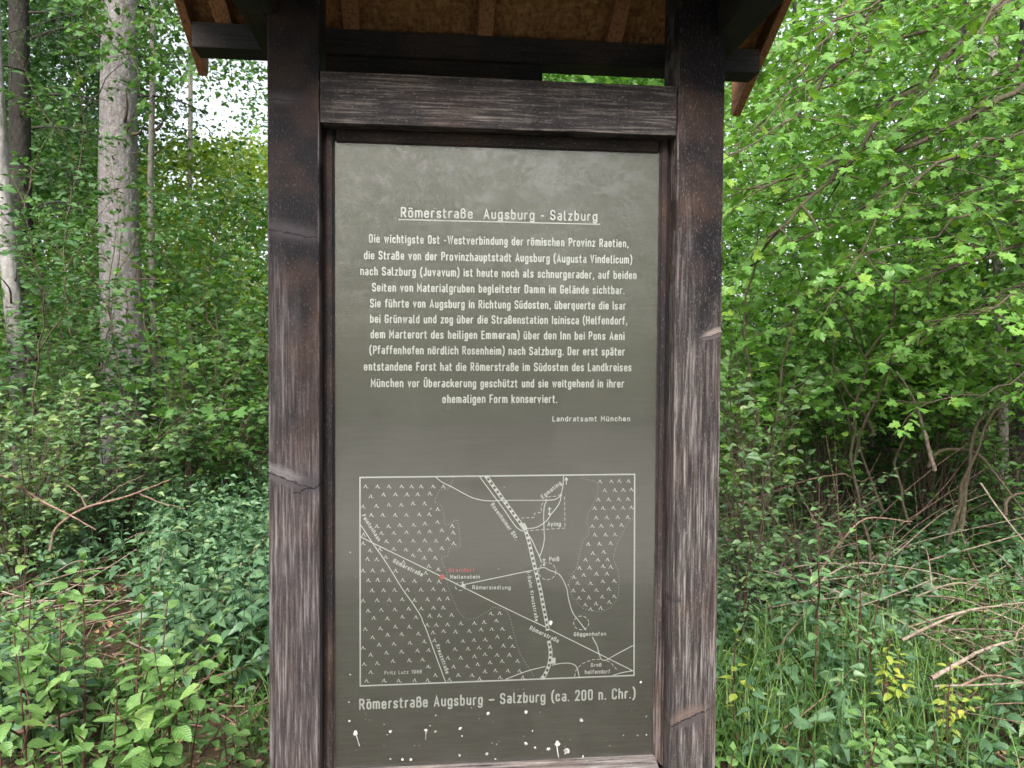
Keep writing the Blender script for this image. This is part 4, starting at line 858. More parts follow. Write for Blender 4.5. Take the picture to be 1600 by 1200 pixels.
for i, (u, d, lb, sp_) in enumerate((
    (110, 7.2, 'leafy sapling in front of the gap between the dark trunk and the thickest spruce', [([(110, 780, 7.2), (120, 600, 7.1), (100, 400, 7.0), (130, 200, 6.9), (110, 60, 6.8)], .014), ([(118, 560, 7.1), (60, 450, 6.9), (20, 380, 6.8)], .008), ([(104, 420, 7.), (160, 330, 6.8), (190, 280, 6.7)], .007), ([(120, 250, 7.), (60, 160, 6.8), (30, 90, 6.7)], .007), ([(125, 180, 7.), (190, 100, 6.8), (225, 60, 6.7)], .007)]),
    (330, 8.5, 'airy sapling filling the space between the thin pale pole and the left post', [([(330, 760, 8.5), (340, 560, 8.4), (330, 400, 8.3), (350, 330, 8.2), (370, 240, 8.2)], .014), ([(338, 520, 8.4), (280, 430, 8.3), (250, 370, 8.2)], .008), ([(335, 420, 8.3), (390, 330, 8.2), (420, 290, 8.1)], .008), ([(345, 380, 8.2), (300, 330, 8.1), (260, 300, 8.0)], .007)]),
    (60, 5.8, 'dark leafed sapling crossing the foot of the pale leaning trunk', [([(60, 800, 5.8), (50, 620, 5.7), (70, 480, 5.6), (40, 330, 5.5), (60, 240, 5.5)], .011), ([(55, 560, 5.7), (110, 470, 5.5), (150, 440, 5.4)], .007), ([(60, 420, 5.7), (20, 350, 5.5), (-30, 300, 5.4)], .006)]),
    (205, 6.8, 'sapling whose leaves hang across the upper trunk of the thickest spruce', [([(215, -190, 7.2), (200, -60, 7.0), (190, 40, 6.8), (215, 110, 6.6)], .010), ([(330, -140, 7.2), (260, 0, 7.0), (200, 60, 6.8), (160, 90, 6.6)], .009), ([(60, -140, 7.2), (110, -20, 7.0), (160, 50, 6.8)], .009), ([(300, -60, 7.4), (320, 60, 7.2), (270, 140, 7.0), (240, 165, 7.0)], .007)]))):
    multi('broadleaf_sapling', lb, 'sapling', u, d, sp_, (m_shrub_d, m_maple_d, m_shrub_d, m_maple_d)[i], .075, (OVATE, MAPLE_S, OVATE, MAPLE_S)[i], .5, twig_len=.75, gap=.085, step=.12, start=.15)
multi('broadleaf_sapling', 'slender sapling standing right in front of the middle of the thickest spruce trunk', 'sapling', 175, 6.2, [
    ([(175, 800, 6.2), (190, 620, 6.2), (170, 470, 6.1), (185, 340, 6.0), (175, 270, 6.0)], .010), ([(185, 640, 6.2), (240, 560, 6.0), (270, 500, 6.)], .006), ([(175, 500, 6.1), (140, 420, 6.0), (100, 400, 6.)], .006), ([(180, 430, 6.1), (220, 370, 6.0), (250, 360, 6.)], .006)],
    m_shrub_d, .065, OVATE, .65, twig_len=.5, gap=.075, step=.11, start=.25)
multi('broadleaf_sapling', 'bare-stemmed hazel with long leafless stems arching right of the thicket', 'sapling', 1480, 5.0, [
    ([(1500, 830, 5.0), (1520, 700, 5.0), (1560, 620, 5.0), (1620, 520, 4.9)], .020),
    ([(1480, 850, 5.0), (1530, 690, 4.9), (1590, 600, 4.9), (1650, 480, 4.8)], .014),
    ([(1420, 820, 5.2), (1400, 720, 5.2), (1420, 640, 5.1), (1380, 560, 5.0)], .013),
    ([(1380, 800, 5.0), (1340, 680, 4.9), (1310, 600, 4.8), (1300, 520, 4.8)], .012)], m_maple_d, .065, MAPLE_S, .55, twig_len=.45, gap=.08, step=.2, start=.55)

# ================================================================== bushes: stems fanning from the base, leafy towards their tips
def bush(name, label, u, d, h, spread, n, mat, leaf, T=OVATE, tint0=.5, twig=.35, gap=.06, step=.09, start=.25, group=None, cat='bush'):
    base = on_ground(u, d); t = empty(name, base, label, cat, group); L = Leaves(T); paths = []
    for i in range(n):
        a = rng.uniform(0, 6.28); sp_ = spread * rng.uniform(.25, 1.); hh = h * rng.uniform(.6, 1.05)
        p1 = np.array([math.cos(a) * sp_, math.sin(a) * sp_, 0])
        limb_with_twigs(L, [rnd(3, .04) * [1, 1, 0], p1 * .3 + [0, 0, hh * .45], p1 * .7 + [0, 0, hh * .82], p1 * 1.1 + [0, 0, hh]], .008, leaf, paths, twig, gap, step, tint0, start, .12, False, .15)
    stems_obj('stems', t, paths, m_twig, 4, 'stuff'); foliage('foliage', t, [L.geo()], mat)
    return t
BU = [
 ('grey_green_shrub', 'pale grey-green shrub low at the left edge, leaves catching the light', 35, 4.7, 1.32, .75, 26, m_shrub, .065, OVATE, .72),
 ('honeysuckle_bush', 'darker green shrub between the pale grey-green shrub and the foot of the spruce', 160, 5.3, 1.10, .6, 20, m_shrub, .06, OVATE, .45),
 ('thicket_bush', 'dark bush behind the arched dead branch', 90, 7.2, 1.5, .8, 13, m_shrub_d, .07, OVATE, .4),
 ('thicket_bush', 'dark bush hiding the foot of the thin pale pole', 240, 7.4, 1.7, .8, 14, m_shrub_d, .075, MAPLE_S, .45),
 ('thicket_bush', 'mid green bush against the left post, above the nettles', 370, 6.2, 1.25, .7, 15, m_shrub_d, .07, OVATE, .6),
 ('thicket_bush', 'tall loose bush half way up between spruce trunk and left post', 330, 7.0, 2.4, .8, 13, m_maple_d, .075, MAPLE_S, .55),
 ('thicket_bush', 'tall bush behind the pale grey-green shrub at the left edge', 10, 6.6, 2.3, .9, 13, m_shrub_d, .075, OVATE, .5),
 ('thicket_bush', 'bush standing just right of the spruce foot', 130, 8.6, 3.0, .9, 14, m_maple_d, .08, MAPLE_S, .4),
 ('privet_bush', 'loose pale-leaved bush low beside the right post', 1170, 3.9, 1.45, .38, 11, m_shrub, .055, OVATE, .62),
 ('privet_bush', 'bush with drooping round leaves behind the leafless arching stems', 1250, 4.6, 1.15, .55, 9, m_shrub, .05, OVATE, .55),
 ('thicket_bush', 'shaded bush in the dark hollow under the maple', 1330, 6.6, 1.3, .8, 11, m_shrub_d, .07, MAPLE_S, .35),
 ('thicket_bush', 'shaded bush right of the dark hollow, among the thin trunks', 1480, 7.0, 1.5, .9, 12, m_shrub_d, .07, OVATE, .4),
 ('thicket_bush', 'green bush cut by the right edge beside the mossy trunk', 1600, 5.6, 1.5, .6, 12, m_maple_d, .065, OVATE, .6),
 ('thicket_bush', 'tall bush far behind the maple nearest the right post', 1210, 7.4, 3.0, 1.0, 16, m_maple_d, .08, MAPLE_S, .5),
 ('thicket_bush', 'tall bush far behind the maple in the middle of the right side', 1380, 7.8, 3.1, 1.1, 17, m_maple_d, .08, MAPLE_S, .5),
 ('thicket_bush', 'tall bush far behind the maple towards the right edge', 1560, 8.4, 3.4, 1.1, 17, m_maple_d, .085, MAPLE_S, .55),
]
for (nm, lb, u, d, h, sp_, n, mt, lf, T, ti) in BU: bush(nm, lb, u, d, h, sp_, n, mt, lf, T, ti, twig=.42 if h > 1.6 else .32, step=.10 if h > 1.6 else .085, gap=.07 if h > 1.6 else .06)

for (nm_, lb, u, d, h, sp_, n, mt, lf, ti) in (
 ('hazel_bush', 'tall leafy hazel filling the middle of the right side behind the layered maple sprays', 1290, 5.9, 2.3, .8, 17, m_maple, .07, .5),
 ('hazel_bush', 'tall leafy hazel towards the right edge, left of the bowed pale trunk', 1460, 6.1, 2.4, .8, 17, m_maple, .07, .5),
 ('hazel_bush', 'hazel pressing against the right post at half height', 1160, 5.2, 2.0, .55, 13, m_maple, .065, .55),
 ('hazel_bush', 'leafy hazel between spruce trunk and left post at half height', 310, 6.0, 1.9, .7, 14, m_maple_d, .07, .65),
 ('hazel_bush', 'leafy bush in front of the foot of the dark spruce at the left', 90, 6.2, 1.9, .7, 13, m_shrub_d, .07, .7)):
    bush(nm_, lb, u, d, h, sp_, n, mt, lf, MAPLE_S, ti, twig=.42, step=.095, gap=.07, start=.35)
# ================================================================== far woodland: leaf mass with slim trunks, behind and on the other side of the clearing
def sprig_mass(n, fn, T, size, tint_fn, mat, name, label, jitter=.25, per=9, spread=.35, flat_=1.1):
    c = fn(n); n = len(c); k = per
    off = rng.normal(0, spread, (n, k, 3)) * [1, 1, .45]
    p = (c[:, None, :] + off).reshape(-1, 3)
    d = nrm(rng.normal(0, 1, (n * k, 3)) * [1, 1, .35] + [0, 0, -.2]); nn = nrm(rng.normal(0, flat_, (n * k, 3)) + [0, 0, 1])
    s = size * rng.uniform(.6, 1.3, n * k) * np.repeat(rng.uniform(.8, 1.2, n), k)
    ti = np.clip(np.repeat(tint_fn(c), k) + rng.normal(0, .15, n * k), 0, 1)
    v, f, t = place(T, p, d, nn, s, ti)
    return tag(link(name, mesh_from(name, v, [f], t), mat), label, None, None, 'stuff')
DIAM = (np.array([(0, 0, 0), (.5, .32, .06), (1, 0, -.12), (.5, -.32, .06)]), np.array([(0, 1, 2, 3)]))
def far_fn(umin, umax, d0, d1, vtop, vbot=640, pw=1.):
    def f(n):
        u = rng.uniform(umin, umax, n); d = rng.uniform(d0, d1, n); v = vbot + (vtop - vbot) * rng.random(n) ** pw
        return np.stack([at(a, b, c) for a, b, c in zip(u, v, d)])
    return f
def clumpy(fn, scale=1.6, cut=.0):
    """keep points in lumps so that gaps and clumps appear"""
    ph = rng.uniform(0, 6, 6)
    def f(n):
        p = fn(int(n * 2.2)); q = p / scale
        s = np.sin(q[:, 0] * 2.1 + ph[0]) * np.sin(q[:, 2] * 2.6 + ph[1]) + .7 * np.sin(q[:, 1] * 1.7 + ph[2] + q[:, 0]) + .5 * np.sin(q[:, 2] * 5.1 + ph[3] + q[:, 0] * 4.3)
        return p[s > cut][:n]
    return f
zt = lambda c: .45 + .25 * np.sin(c[:, 0] * 1.3 + c[:, 2] * 2.)
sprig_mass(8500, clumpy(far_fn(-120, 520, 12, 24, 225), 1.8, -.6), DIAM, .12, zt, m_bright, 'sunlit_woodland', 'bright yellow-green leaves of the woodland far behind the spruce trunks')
sprig_mass(5200, clumpy(far_fn(-120, 215, 10, 18, -120, 330), 1.4, -.45), DIAM, .11, zt, m_shrub_d, 'high_woodland', 'dark leaves high up behind the dark spruce at the upper left')
sprig_mass(1300, clumpy(far_fn(180, 520, 12, 20, -80, 260), 1.2, .35), DIAM, .11, zt, m_maple_d, 'high_woodland', 'sparse leaves high against the white sky near the left post')
sprig_mass(9500, clumpy(far_fn(1040, 1800, 8.5, 20, -140), 1.6, -.75), DIAM, .11, zt, m_maple, 'woodland_beyond_maple', 'green leaf mass of the wood behind the maple at the right')
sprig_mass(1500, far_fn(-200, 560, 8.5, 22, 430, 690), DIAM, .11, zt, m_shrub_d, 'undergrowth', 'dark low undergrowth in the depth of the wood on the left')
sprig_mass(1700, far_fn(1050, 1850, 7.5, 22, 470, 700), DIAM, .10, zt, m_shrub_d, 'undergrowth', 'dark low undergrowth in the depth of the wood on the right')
sprig_mass(900, far_fn(820, 1090, 7, 13, 60, 190), DIAM, .10, zt, m_maple, 'woodland_behind_board', 'leaves of the wood just behind the slit under the roof', spread=.25)
sprig_mass(2600, far_fn(500, 1060, 8, 18, 60, 700), DIAM, .12, zt, m_maple, 'woodland_behind_board', 'leaves of the wood hidden behind the board, seen in the slit under the roof')
sprig_mass(1500, far_fn(1130, 1720, 4.9, 7.8, 130, 640), MAPLE_S, .062, zt, m_maple, 'thicket_foliage', 'dense light green leaves of the thicket under the maple', spread=.2)
sprig_mass(1000, far_fn(-60, 440, 8.8, 11.5, 300, 640), MAPLE_S, .075, zt, m_maple_d, 'thicket_foliage', 'green leaves of the thicket round the spruce trunks', spread=.22)
paths = []
for k in range(22):
    u = rng.choice((rng.uniform(-200, 150), rng.uniform(1100, 1850))); d = rng.uniform(13, 26); b = on_ground(u, d); r = rng.uniform(.02, .05); ln = rnd(2, .05)
    paths.append((spline([b, b + [ln[0] * 3, ln[1] * 3, 3.], b + [ln[0] * 8, ln[1] * 8, 9.]], 8), np.linspace(r, r * .5, 8)))
v, q = tube(paths, 6); tag(link('distant_trunks', mesh_from('distant_trunks', v, [q], None, True), m_darkb), 'slim distant trunks crowded deep in the wood', None, None, 'stuff')
# woodland beyond the added gravel behind the photographer: what the glass reflects
def behind(n):
    x = rng.uniform(-12, 18, n); y = rng.uniform(-23, -17, n); z = rng.random(n) * 13
    p = np.stack([x, y, z], 1); k = 21.9 / (1.96 - y); px = -.159 + (x + .159) * k; pz = 1.6 + (z - 1.6) * k
    hole = np.zeros(n, bool)          # gaps in the crowns through which the bright sky shows
    hr = np.random.default_rng(3)
    for cx, cz, rx, rz, m in ((1.1, 7.7, .15, .9, 4), (3.3, 7.0, .9, .9, 9), (5.7, 6.6, 1.0, .6, 7), (3.4, 5.2, .5, 1.1, 5), (6.2, 5.4, .6, .7, 4), (4.6, 7.8, .5, .4, 2)):
        for _ in range(m):
            hx, hz = cx + hr.normal(0, rx * .6), cz + hr.normal(0, rz * .6); a = hr.uniform(.13, .26)
            hole |= ((px - hx) / a) ** 2 + ((pz - hz) / (a * 1.3)) ** 2 < 1
    return p[~hole]
sprig_mass(20000, behind, DIAM, .16, zt, m_bright, 'woodland_behind_viewpoint', 'trees on the far side of the clearing mirrored in the glass', spread=.16)
# ================================================================== ground layer
def field(n, ub, db, dens=None):
    """n random points on the ground between two picture columns and two depths, more of them near"""
    u = rng.uniform(*ub, n); d = np.sqrt(rng.uniform(db[0] ** 2, db[1] ** 2, n))
    p = np.stack([at(a, 600, b) for a, b in zip(u, d)]); p[:, 2] = ground_z(p[:, 0], p[:, 1]); return p
def nettle_plants(P, hmin, hmax, leaf):
    L = Leaves(NETTLE); paths = []
    for p in P:
        h = rng.uniform(hmin, hmax); lean = rnd(2, .10); k = max(4, int(h / .068)); a0 = rng.uniform(0, 3.14); ti = rng.uniform(.2, .8)
        top = p + [lean[0] * h, lean[1] * h, h]; paths.append((np.array([p, (p + top) / 2 + rnd(3, .01), top]), [.003, .0025, .0015]))
        for i in range(k):
            f = (i + 1) / k
            if f < .3: continue
            q = p + np.array([lean[0] * h * f, lean[1] * h * f, h * f]); a = a0 + i * 1.57; sz = leaf * (1 - .62 * max(0, f - .45) / .55)
            for s in (0, math.pi):
                d = np.array([math.cos(a + s), math.sin(a + s), .15 - .35 * (1 - f)]) + rnd(3, .12)
                L.add(q + nrm(d) * .018, d, np.array([0, 0, 1.]) + rnd(3, .38), sz * rng.uniform(.65, 1.25), np.clip(ti + rng.normal(0, .12) + (.25 if f > .9 else 0), 0, 1))
    return L, paths
def stuff(name, label, L, mat, paths=None, pm=None):
    v, f, t = L.geo(); o = tag(link(name, mesh_from(name, v, [f], t), mat), label, None, None, 'stuff')
    if paths:
        v, q = tube(paths, 4); link('stalks', mesh_from('stalks', v, [q]), pm or m_twig, o, None, 'stuff')
    return o
P = np.vstack([field(330, (235, 560), (3.3, 5.4)), field(120, (200, 560), (5.2, 6.8))]); L, pa = nettle_plants(P, .25, .68, .110)
stuff('nettle_patch', 'bluish green nettles beside the left post', L, m_nettle, pa, m_nettle)
P = np.vstack([field(160, (-120, 260), (4.4, 6.6)), field(50, (-80, 120), (2.9, 3.4))]); L, pa = nettle_plants(P, .25, .6, .105)
stuff('nettle_patch', 'nettles between the dead branches at the left', L, m_nettle, pa, m_nettle)
P = np.vstack([field(50, (1060, 1700), (2.6, 3.6)), field(130, (1060, 1420), (3.2, 5.0)), field(230, (1330, 1800), (4.2, 7.2))]); L, pa = nettle_plants(P, .12, .5, .100)
stuff('nettle_patch', 'low nettles covering the ground right of the board', L, m_nettle, pa, m_nettle)
# low herbs everywhere
def herbs(name, label, P, leaf, mat, h=.25, T=OVATE):
    L = Leaves(T)
    for p in P:
        k = rng.integers(4, 9); hh = h * rng.uniform(.3, 1.1); ti = rng.uniform(.15, .8); a0 = rng.uniform(0, 6.28)
        for i in range(k):
            a = a0 + i * 2.4; d = np.array([math.cos(a), math.sin(a), rng.uniform(-.2, .35)]); q = p + [0, 0, hh * (.4 + .6 * i / k)] + nrm(d) * rng.uniform(.01, .07)
            L.add(q, d, np.array([0, 0, 1.]) + rnd(3, .3), leaf * rng.uniform(.6, 1.2), np.clip(ti + rng.normal(0, .12), 0, 1))
    return stuff(name, label, L, mat)
herbs('low_herbs', 'small green herbs on the forest floor left of the board', field(2300, (-200, 620), (2.6, 9)), .055, m_herb)
herbs('low_herbs', 'small green herbs on the forest floor right of the board', field(3000, (1000, 1900), (2.6, 9)), .055, m_herb)
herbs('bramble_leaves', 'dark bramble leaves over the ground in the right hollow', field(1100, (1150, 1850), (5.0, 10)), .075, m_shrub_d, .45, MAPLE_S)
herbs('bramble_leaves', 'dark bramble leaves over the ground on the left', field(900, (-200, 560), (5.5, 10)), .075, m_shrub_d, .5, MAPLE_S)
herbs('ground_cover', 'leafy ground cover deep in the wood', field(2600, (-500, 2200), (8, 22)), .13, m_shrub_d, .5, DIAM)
def gravel_reflector():  # unseen pale gravel, added to brighten the lower reflection in the glass
    t = NT('pale_gravel'); co = t.coord(); n = t.noise(co, 40, 5, .7)
    m = t.done(t.bsdf(t.mix(t.rng(n, .3, .7), (.42, .40, .36), (.58, .55, .50)), .9, .1, t.bump(n, .6, .01)).outputs[0])
    xs = np.linspace(-40, 40, 161); V = []; Q = []
    for i, x in enumerate(xs):
        for y in (-3.4 + .15 * math.sin(x * 1.3), -9.5, -16.2 + .2 * math.sin(x * .9)): V.append((x, y, float(ground_z(x, y)) + .03))
    for i in range(160):
        for j in range(2): a = i * 3 + j; Q.append((a, a + 1, a + 4, a + 3))
    tag(link('added_gravel_reflector', mesh_from('added_gravel_reflector', V, [Q], None, True), m), 'unseen pale gravel added behind the viewpoint to brighten the glass reflection', None, None, 'structure')
gravel_reflector()
herbs('field_layer', 'grass and herbs of the clearing behind the viewpoint', np.stack([rng.uniform(-8, 8, 1500), rng.choice((-2.6, -17.4), 1500) + rng.uniform(-1., 1., 1500), np.zeros(1500)], 1), .10, m_herb, .15, DIAM)

def grass(P, hmin, hmax):
    V = []; T = []; t = []; b = 0
    for p in P:
        h = rng.uniform(hmin, hmax); a = rng.uniform(0, 6.28); d = np.array([math.cos(a), math.sin(a), 0]); s = np.array([-d[1], d[0], 0]); w = rng.uniform(.0015, .0035); be = rng.uniform(.15, .75) * h
        f = np.linspace(0, 1, 6); c = p + np.outer(f ** 2 * be, d) + np.outer(h * (f - .35 * f ** 3 * be / h), [0, 0, 1.])
        ww = (w * (1 - f ** 2.5) + .0003)[:, None]; V.append(c + s * ww); V.append(c - s * ww)
        for i in range(5): T.append((b + i, b + i + 1, b + 6 + i + 1, b + 6 + i))
        t += [rng.random()] * 12; b += 12
    return np.vstack(V), np.array(T), np.array(t)
def tufts(n, ub, db, k=14, r=.06):
    c = field(n, ub, db); p = np.repeat(c, k, 0) + rng.normal(0, r, (n * k, 3)) * [1, 1, 0]; return p
v, f, t = grass(np.vstack([tufts(150, (1050, 1480), (2.6, 4.0)), tufts(80, (1100, 1750), (2.7, 4.6)), tufts(14, (1200, 1750), (4.4, 6))]), .14, .42)
tag(link('grass', mesh_from('grass', v, [f], t), m_grass), 'fine green grass at the foot of the right post', None, None, 'stuff')
v, f, t = grass(np.vstack([tufts(26, (240, 480), (2.9, 3.9)), tufts(14, (-80, 300), (2.8, 3.8))]), .12, .36)
tag(link('grass', mesh_from('grass', v, [f], t), m_grass), 'sparse grass between the seedlings at the lower left', None, None, 'stuff')

# leaf litter and fine dead twigs
def litter(name, label, P, mat, size):
    n = len(P); d = nrm(rng.normal(0, 1, (n, 3)) * [1, 1, .25]); nn = nrm(rng.normal(0, .45, (n, 3)) + [0, 0, 1])
    v, f, t = place(OVATE, P + [0, 0, .012], d, nn, size * rng.uniform(.5, 1.3, n), rng.random(n))
    return tag(link(name, mesh_from(name, v, [f], t), mat), label, None, None, 'stuff')
m_litter = leaf_material('dry_leaf', (.09, .055, .03), (.26, .19, .12), .1, .7)
litter('leaf_litter', 'dry brown leaves lying between the plants', np.vstack([field(3200, (-200, 600), (2.7, 7)), field(3200, (1000, 1900), (2.7, 7))]), m_litter, .05)
def twigs(P, l0, l1, r, lift=.04):
    out = []
    for p in P:
        a = rng.uniform(0, 6.28) if rng.random() < .4 else rng.normal(.3, .9); l = rng.uniform(l0, l1); d = np.array([math.cos(a), math.sin(a), rng.normal(.05, .22)])
        q = p + [0, 0, rng.uniform(.01, lift)]; m = q + d * l / 2 + rnd(3, .03) + [0, 0, .02]; out.append((spline([q, m, q + d * l + rnd(3, .03)], 7), np.linspace(r, r * .4, 7)))
    return out
v, q = tube(twigs(np.vstack([field(300, (-150, 560), (2.9, 5.6)), field(420, (1050, 1850), (2.9, 6.5))]), .15, .8, .0042, .12), 5)
tag(link('dead_twigs', mesh_from('dead_twigs', v, [q], None, True), m_dead_r), 'thin dead twigs strewn over the forest floor', None, None, 'stuff')
v, q = tube(twigs(np.vstack([field(22, (-50, 330), (3.6, 4.8)), field(75, (1150, 1480), (4.0, 5.4)), field(34, (1350, 1750), (3.2, 4.6))]), .3, 1.1, .006, .28), 5)
tag(link('dead_twigs', mesh_from('dead_twigs', v, [q], None, True), m_dead), 'tangle of pale brushwood on the ground', None, None, 'stuff')
# thin leafless stems standing in the hollow under the maple
pa = []
for k in range(130):
    p = field(1, (1150, 1620), (4.8, 8.5))[0]; l = rng.uniform(.4, 1.5); d = nrm(rng.normal(0, .4, 3) + [0, 0, 1]); pa.append((spline([p, p + d * l * .5 + rnd(3, .05), p + d * l + rnd(3, .15)], 7), np.linspace(.006, .002, 7)))
v, q = tube(pa, 5); tag(link('bare_stems', mesh_from('bare_stems', v, [q], None, True), m_dead_r), 'bare upright stems in the dark hollow under the maple', None, None, 'stuff')

# ================================================================== single dead branches
def dead(label, ctrl, r, mat=None, forks=()):
    base = at(*ctrl[0]); t = empty('dead_branch', base, label, 'branch')
    c = [at(*q) - base for q in ctrl]; n = 8 * len(ctrl)
    stems_obj('stem', t, [(spline(c, n, r * .10), np.linspace(r, r * .35, n))], mat or m_dead, 8)
    for f in forks:
        c = [at(*q) - base for q in f]; stems_obj('side_twig', t, [(spline(c, 14, .002), np.linspace(r * .45, r * .15, 14))], mat or m_dead, 6)
dead('arched dead branch forking in front of the nettles, left of the left post', [(78, 860, 4.6), (88, 826, 4.6), (130, 795, 4.5), (200, 775, 4.4), (265, 750, 4.3)], .010, m_dead_r, [[(145, 790, 4.5), (185, 762, 4.4), (225, 742, 4.3)], [(136, 794, 4.5), (120, 768, 4.5), (100, 757, 4.5), (80, 758, 4.4)], [(215, 770, 4.4), (250, 785, 4.3), (290, 795, 4.3)]])
dead('long dead stem slanting down from the left edge behind the arched branch', [(-20, 735, 4.6), (20, 752, 4.6), (60, 780, 4.6), (110, 805, 4.5), (150, 828, 4.5)], .010, m_dead_r, [[(20, 752, 4.6), (45, 775, 4.6), (80, 795, 4.6)]])
dead('thick brown dead branch lying at the lower left corner', [(26, 1146, 2.75), (60, 1130, 2.8), (100, 1118, 2.85), (140, 1105, 3.0)], .011, m_dead_r, [[(60, 1130, 2.8), (85, 1135, 2.8), (92, 1138, 2.8)]])
dead('long thin dead branch behind the thick one at the lower left corner', [(-15, 1132, 3.0), (40, 1122, 3.0), (90, 1112, 3.05), (150, 1095, 3.2)], .007, m_dead_r, [[(35, 1123, 3.), (45, 1128, 3.)]])
dead('brown dead branch lying low beside the left post under the nettles', [(330, 1105, 3.3), (350, 1085, 3.4), (370, 1068, 3.5), (392, 1055, 3.6)], .014, m_dead_r)
dead('short dark dead branch low between the dogwoods', [(200, 1075, 3.3), (235, 1045, 3.5), (285, 1010, 3.8), (330, 985, 4.)], .010, m_dead_r)
dead('dead branch pointing at the left post above the split wood', [(375, 903, 4.4), (398, 893, 4.4), (430, 880, 4.3)], .009, m_dead_r)
dead('long pale dead branch rising to the right edge, the thickest at the lower right', [(1455, 1060, 3.0), (1500, 1035, 3.05), (1545, 1012, 3.1), (1620, 992, 3.1)], .010, m_dead, [[(1585, 1000, 3.1), (1592, 985, 3.1), (1605, 975, 3.1)]])
dead('pale dead branch arching to the right edge above the thickest one', [(1410, 1000, 3.5), (1450, 980, 3.5), (1510, 955, 3.5), (1570, 945, 3.5), (1620, 940, 3.5)], .008, m_dead, [[(1560, 946, 3.5), (1590, 944, 3.5)]])
dead('thin curved dead stem below the thickest pale branch at the right', [(1500, 1072, 3.0), (1540, 1056, 3.0), (1580, 1060, 3.0), (1620, 1075, 3.0)], .006, m_dead_r)
dead('straight thin pale twig lying below the thickest pale branch', [(1460, 1072, 2.95), (1530, 1070, 2.95), (1620, 1066, 2.95)], .005, m_dead)
dead('dead stem leaning out from the right post towards the thicket, forked at its tip', [(1150, 790, 4.6), (1220, 765, 4.6), (1270, 748, 4.5), (1320, 740, 4.5)], .010, m_dead_r, [[(1318, 740, 4.5), (1345, 752, 4.5), (1366, 745, 4.5)], [(1240, 755, 4.6), (1260, 790, 4.5), (1290, 840, 4.4)]])
dead('pale arched dead stem above the low nettles in the middle right', [(1270, 920, 4.2), (1300, 895, 4.2), (1340, 880, 4.2), (1400, 885, 4.1), (1450, 893, 4.1), (1495, 905, 4.1)], .006, m_dead)
dead('reddish dead stem crossing the brushwood diagonally', [(1268, 915, 4.2), (1290, 880, 4.2), (1320, 840, 4.1), (1355, 810, 4.1), (1425, 815, 4.1)], .008, m_dead_r)
dead('dark arched dead stem in the shade left of the mossy trunk', [(1450, 730, 5.2), (1460, 710, 5.2), (1490, 702, 5.2), (1530, 712, 5.1), (1570, 760, 5.), (1600, 800, 5.)], .014, m_branch)
dead('dark hooked stem at the right edge above the nettles', [(1571, 805, 4.6), (1572, 785, 4.6), (1590, 772, 4.6), (1625, 768, 4.6)], .013, m_branch)
dead('long pale thin stem slanting across the right edge', [(1532, 755, 4.4), (1560, 795, 4.3), (1600, 845, 4.2), (1640, 880, 4.2)], .006, m_dead)
dead('dead stem leaning over the dark hollow, dark lower half', [(1365, 680, 5.), (1345, 640, 4.9), (1322, 610, 4.8), (1300, 570, 4.8)], .017, m_branch)
dead('grey dead stem steep in the middle of the hollow', [(1460, 735, 5.), (1440, 660, 5.), (1420, 610, 4.9), (1400, 580, 4.9)], .015, m_dead)
dead('thin broken stem standing upright in the brushwood by the right post', [(1215, 1040, 3.4), (1225, 1000, 3.4), (1245, 975, 3.4), (1260, 950, 3.4)], .005, m_dead_r)

# split log lying by the left post
lg = at(395, 888, 4.5); lg[2] = ground_z(lg[0], lg[1]) + .05
split = empty('split_log', lg, 'piece of split pale wood lying beside the left post', 'log')
for k in range(4):
    a = np.array([-.22 + rng.normal(0, .02), rng.normal(0, .02), -.03 + .025 * k]); b = np.array([.22 + rng.normal(0, .03), .05 + rng.normal(0, .02), .02 + .022 * k])
    stems_obj('splinter', split, [(spline([a, (a + b) / 2 + rnd(3, .01), b], 6), np.array([.006, .02, .024, .024, .018, .006]))], plain('fresh_split_wood', (.36, .25, .13), .8, .3, 30, (.5, .4, .25)), 5)

# ================================================================== single seedlings with every leaf an object
LEAFM = {}
def leaf_mesh(T, key, mat):
    """a few slightly different bent leaves that all seedlings of a kind share"""
    if key in LEAFM: return LEAFM[key]
    out = []
    for k in range(5):
        n, m = 9, 5; V = []; Q = []; curl = .06 + .07 * k; tw = rng.normal(0, .15)
        for i in range(n):
            f = i / (n - 1); w = T * (math.sin(math.pi * f ** .80) ** .80) * (1 - .22 * f) + (.0 if 0 < i < n - 1 else .002)
            for j in range(m):
                g = (j - 2) / 2; y = g * w; ple = .012 * math.cos(i * math.pi) * abs(g)
                V.append((f, y, -curl * f * f + .30 * abs(y) ** 1.2 + ple + tw * y * f))
        for i in range(n - 1):
            for j in range(m - 1): a = i * m + j; Q.append((a, a + m, a + m + 1, a + 1))
        me = mesh_from('leaf', V, [Q], None, True); me.materials.append(mat)
        a = me.attributes.new('tint', 'FLOAT', 'POINT'); a.data.foreach_set('value', np.full(len(V), .3 + .14 * k, np.float32))
        out.append(me)
    LEAFM[key] = out; return out
